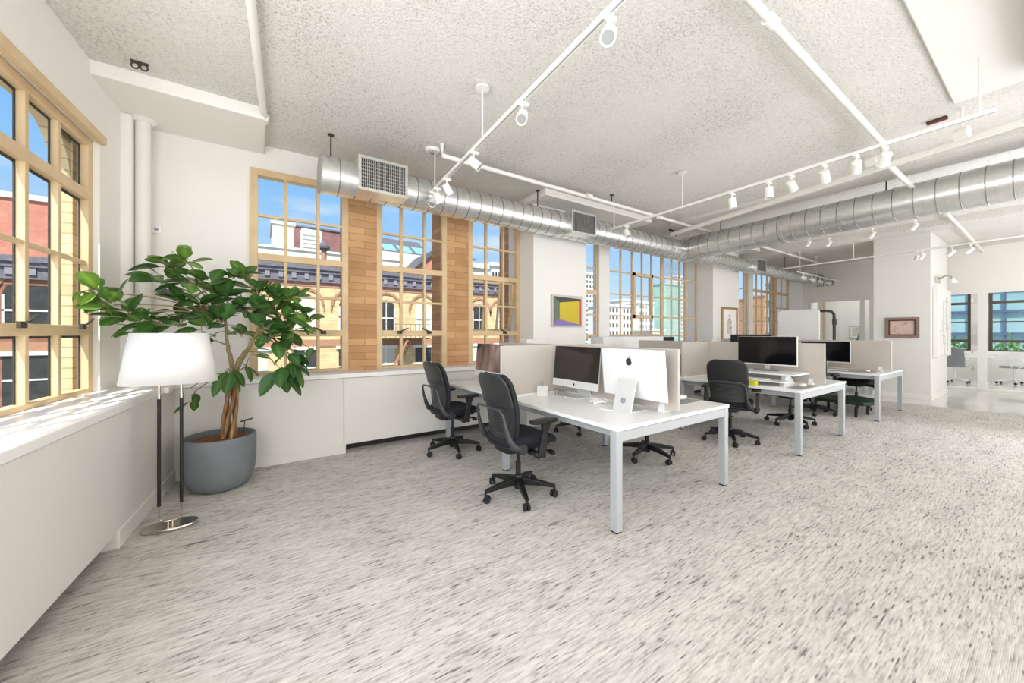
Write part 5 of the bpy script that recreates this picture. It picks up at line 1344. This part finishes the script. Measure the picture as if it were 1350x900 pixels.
# red brick building seen through the left window
lt = facade('red brown brick building with arched windows seen through the left window', -22.0, -3.4, YF + 0.4, 4.6, 'brickred', 'brickred', [-20.0, -17.6, -15.2, -12.8, -10.4, -8.2, -6.1], winw=0.7)
t = thing('red_tower_house', 'plain red brick upper storey above the red brown building', 'building', (-12, 27, 4))
MB().box(-22, -6.4, 27, 34, 4.62, 7.6).build('wall', M['brickrust'], t, world=True, smooth=0); MB().box(-22.1, -6.3, 26.9, 34, 7.6, 7.85).build('coping', M['whitebld'], t, world=True, smooth=0)
# outside the conference room
t = thing('teal_building', 'pale teal glazed building outside the conference windows', 'building', (30, 0, -4))
MB().box(30, 34, -16, 12, -6, 14).build('wall', M['aqua'], t, world=True, smooth=0)
b = MB()
for z in (1.3, 2.4, 3.6, 4.8): b.box(29.9, 30, -16, 12, z, z + 0.12)
for k in range(26): b.box(29.93, 30, -16 + k * 1.1, -15.94 + k * 1.1, -6, 14)
b.build('glazing_bars', M['bluegrey'], t, world=True, smooth=0)
MB().box(29.85, 30, -8, -0.6, 1.2, 2.2).build('dark_glass', M['bluegrey'], t, world=True, smooth=0)
for (y, n_, lb) in ((w1b + 0.35, 22, 'light green shrub outside the left conference window'), (w2a - 0.35, 22, 'light green shrub outside the right conference window'), (w2a - 1.5, 16, 'green shrub farther right outside the conference window')):
    t = thing('shrub', lb, 'shrub', (18.5, y, 0)); b = MB(); rr = random.Random(int(n_ * 7 + y * 10))
    for k in range(n_ * 6):
        c = Vector((rr.gauss(0, 0.15), rr.gauss(0, 0.25), 0.95 + rr.gauss(0, 0.12)))
        d = Vector((rr.gauss(0, 1), rr.gauss(0, 1), rr.gauss(0.3, 1))).normalized(); s_ = d.orthogonal().normalized()
        b.add([c, c + d * 0.06 + s_ * 0.035, c + d * 0.13, c + d * 0.06 - s_ * 0.035], [(0, 1, 2, 3)])
    b.build('leaves', M['bush'], t, smooth=0)
    MB().lathe([(0.2, 0), (0.3, 0.6), (0.28, 0.62)], (0, 0, 0.1), 18).build('pot', M['planter'], t)

# ------------------------------------------------------------------ light
w = bpy.data.worlds.new('sky'); scene.world = w; w.use_nodes = True
nt = w.node_tree; nt.nodes.clear()
out = nt.nodes.new('ShaderNodeOutputWorld'); bg = nt.nodes.new('ShaderNodeBackground')
tc = nt.nodes.new('ShaderNodeTexCoord'); sp = nt.nodes.new('ShaderNodeSeparateXYZ'); nt.links.new(tc.outputs['Generated'], sp.inputs[0])
rp = nt.nodes.new('ShaderNodeValToRGB'); e = rp.color_ramp.elements
while len(e) < 5: e.new(0.5)
for k, (p_, c_) in enumerate(((0.0, rgb(200, 205, 208)), (0.02, rgb(222, 238, 252)), (0.12, rgb(186, 221, 252)), (0.35, rgb(136, 194, 250)), (0.8, rgb(110, 172, 242)))): e[k].position = p_; e[k].color = c_
nt.links.new(sp.outputs['Z'], rp.inputs[0])
mp = nt.nodes.new('ShaderNodeMapping'); mp.inputs['Scale'].default_value = (2.0, 2.0, 9.0); nt.links.new(tc.outputs['Generated'], mp.inputs[0])
nz = nt.nodes.new('ShaderNodeTexNoise'); nz.inputs['Scale'].default_value = 1.6; nz.inputs['Detail'].default_value = 6; nt.links.new(mp.outputs[0], nz.inputs['Vector'])
cr = nt.nodes.new('ShaderNodeValToRGB'); cr.color_ramp.elements[0].position = 0.52; cr.color_ramp.elements[0].color = (0, 0, 0, 1); cr.color_ramp.elements[1].position = 0.78; cr.color_ramp.elements[1].color = (0.75, 0.75, 0.75, 1)
nt.links.new(nz.outputs['Fac'], cr.inputs[0])
mx = nt.nodes.new('ShaderNodeMix'); mx.data_type = 'RGBA'; nt.links.new(cr.outputs[0], mx.inputs[0]); nt.links.new(rp.outputs[0], mx.inputs[6]); mx.inputs[7].default_value = rgb(240, 246, 252)
nt.links.new(mx.outputs[2], bg.inputs[0]); bg.inputs[1].default_value = 1.1; nt.links.new(bg.outputs[0], out.inputs[0])

def lamp(name, typ, loc, energy, color=(1, 1, 1), rot=None, look=None, size=None, sy=None, angle=None):
    l = bpy.data.lights.new(name, typ); l.energy = energy; l.color = color
    if typ == 'AREA':
        l.shape = 'RECTANGLE'; l.size = size; l.size_y = sy
    if angle: l.angle = angle
    o = bpy.data.objects.new(name, l); col.objects.link(o); o.location = loc
    if look is not None: o.rotation_euler = Vector(look).to_track_quat('-Z', 'Y').to_euler()
    return o
lamp('sun', 'SUN', (-10, -10, 20), 8.2, (1.0, 0.95, 0.87), look=(0.31, 0.56, -0.9), angle=R_(0.6))
WARM = (0.955, 0.985, 1.05)
lamp('rear_fill', 'AREA', (4.0, -4.7, 1.9), 30, WARM, look=(0, 1, 0.03), size=12, sy=2.6)  # added fill behind the camera; the rear wall has no window
lamp('rear_uplight_fill', 'AREA', (1.2, -2.6, 0.5), 262, WARM, look=(0.05, 0.18, 1), size=9, sy=3)  # unseen uplight near the floor, added to brighten the ceiling
lamp('right_uplight_fill', 'AREA', (9.5, -2.6, 0.5), 240, WARM, look=(0, 0.2, 1), size=5, sy=2)  # second added uplight, lifts the ceiling on the right
lamp('left_fill', 'AREA', (-1.2, 0.7, 1.95), 135, WARM, look=(1, 0.22, 0.0), size=3.8, sy=1.9)  # added fill by the left window, strengthens light from that side
lamp('right_fill', 'AREA', (9.0, -1.9, 1.9), 170, WARM, look=(-1, -0.02, 0.0), size=4, sy=2.2)  # added fill out of view, brightens the left wall; no window here
lamp('far_rear_fill', 'AREA', (10.2, -4.6, 1.9), 45, WARM, look=(0.22, 1, 0.05), size=3, sy=2)  # invented source that lifts the far wall and the farther piers
lamp('conference_fill', 'AREA', (16.0, -0.6, 3.4), 95, WARM, look=(0, 0, -1), size=2.2, sy=4)  # added lamp so the closed conference room is not dark
lamp('office_fill', 'AREA', (16.0, 3.6, 3.4), 32, WARM, look=(0, 0, -1), size=2, sy=1.6)  # added lamp to brighten the glazed far office

# ------------------------------------------------------------------ camera and view
cam = bpy.data.cameras.new('camera'); co = bpy.data.objects.new('camera', cam); col.objects.link(co)
co.location = (0, 0, EYE); co.rotation_euler = (R_(90), 0, YAW - PI / 2)
cam.sensor_width = 36.0; cam.lens = FL * 36.0 / 1350.0; cam.shift_y = -(450.0 - YH) / 1350.0; cam.clip_start = 0.05; cam.clip_end = 500
scene.camera = co
scene.view_settings.view_transform = 'Standard'; scene.view_settings.look = 'None'; scene.view_settings.exposure = -0.09
scene.cycles.max_bounces = 10; scene.cycles.diffuse_bounces = 6; scene.cycles.glossy_bounces = 4; scene.cycles.transparent_max_bounces = 12
scene.cycles.sample_clamp_indirect = 6.0; scene.cycles.caustics_reflective = False; scene.cycles.caustics_refractive = False
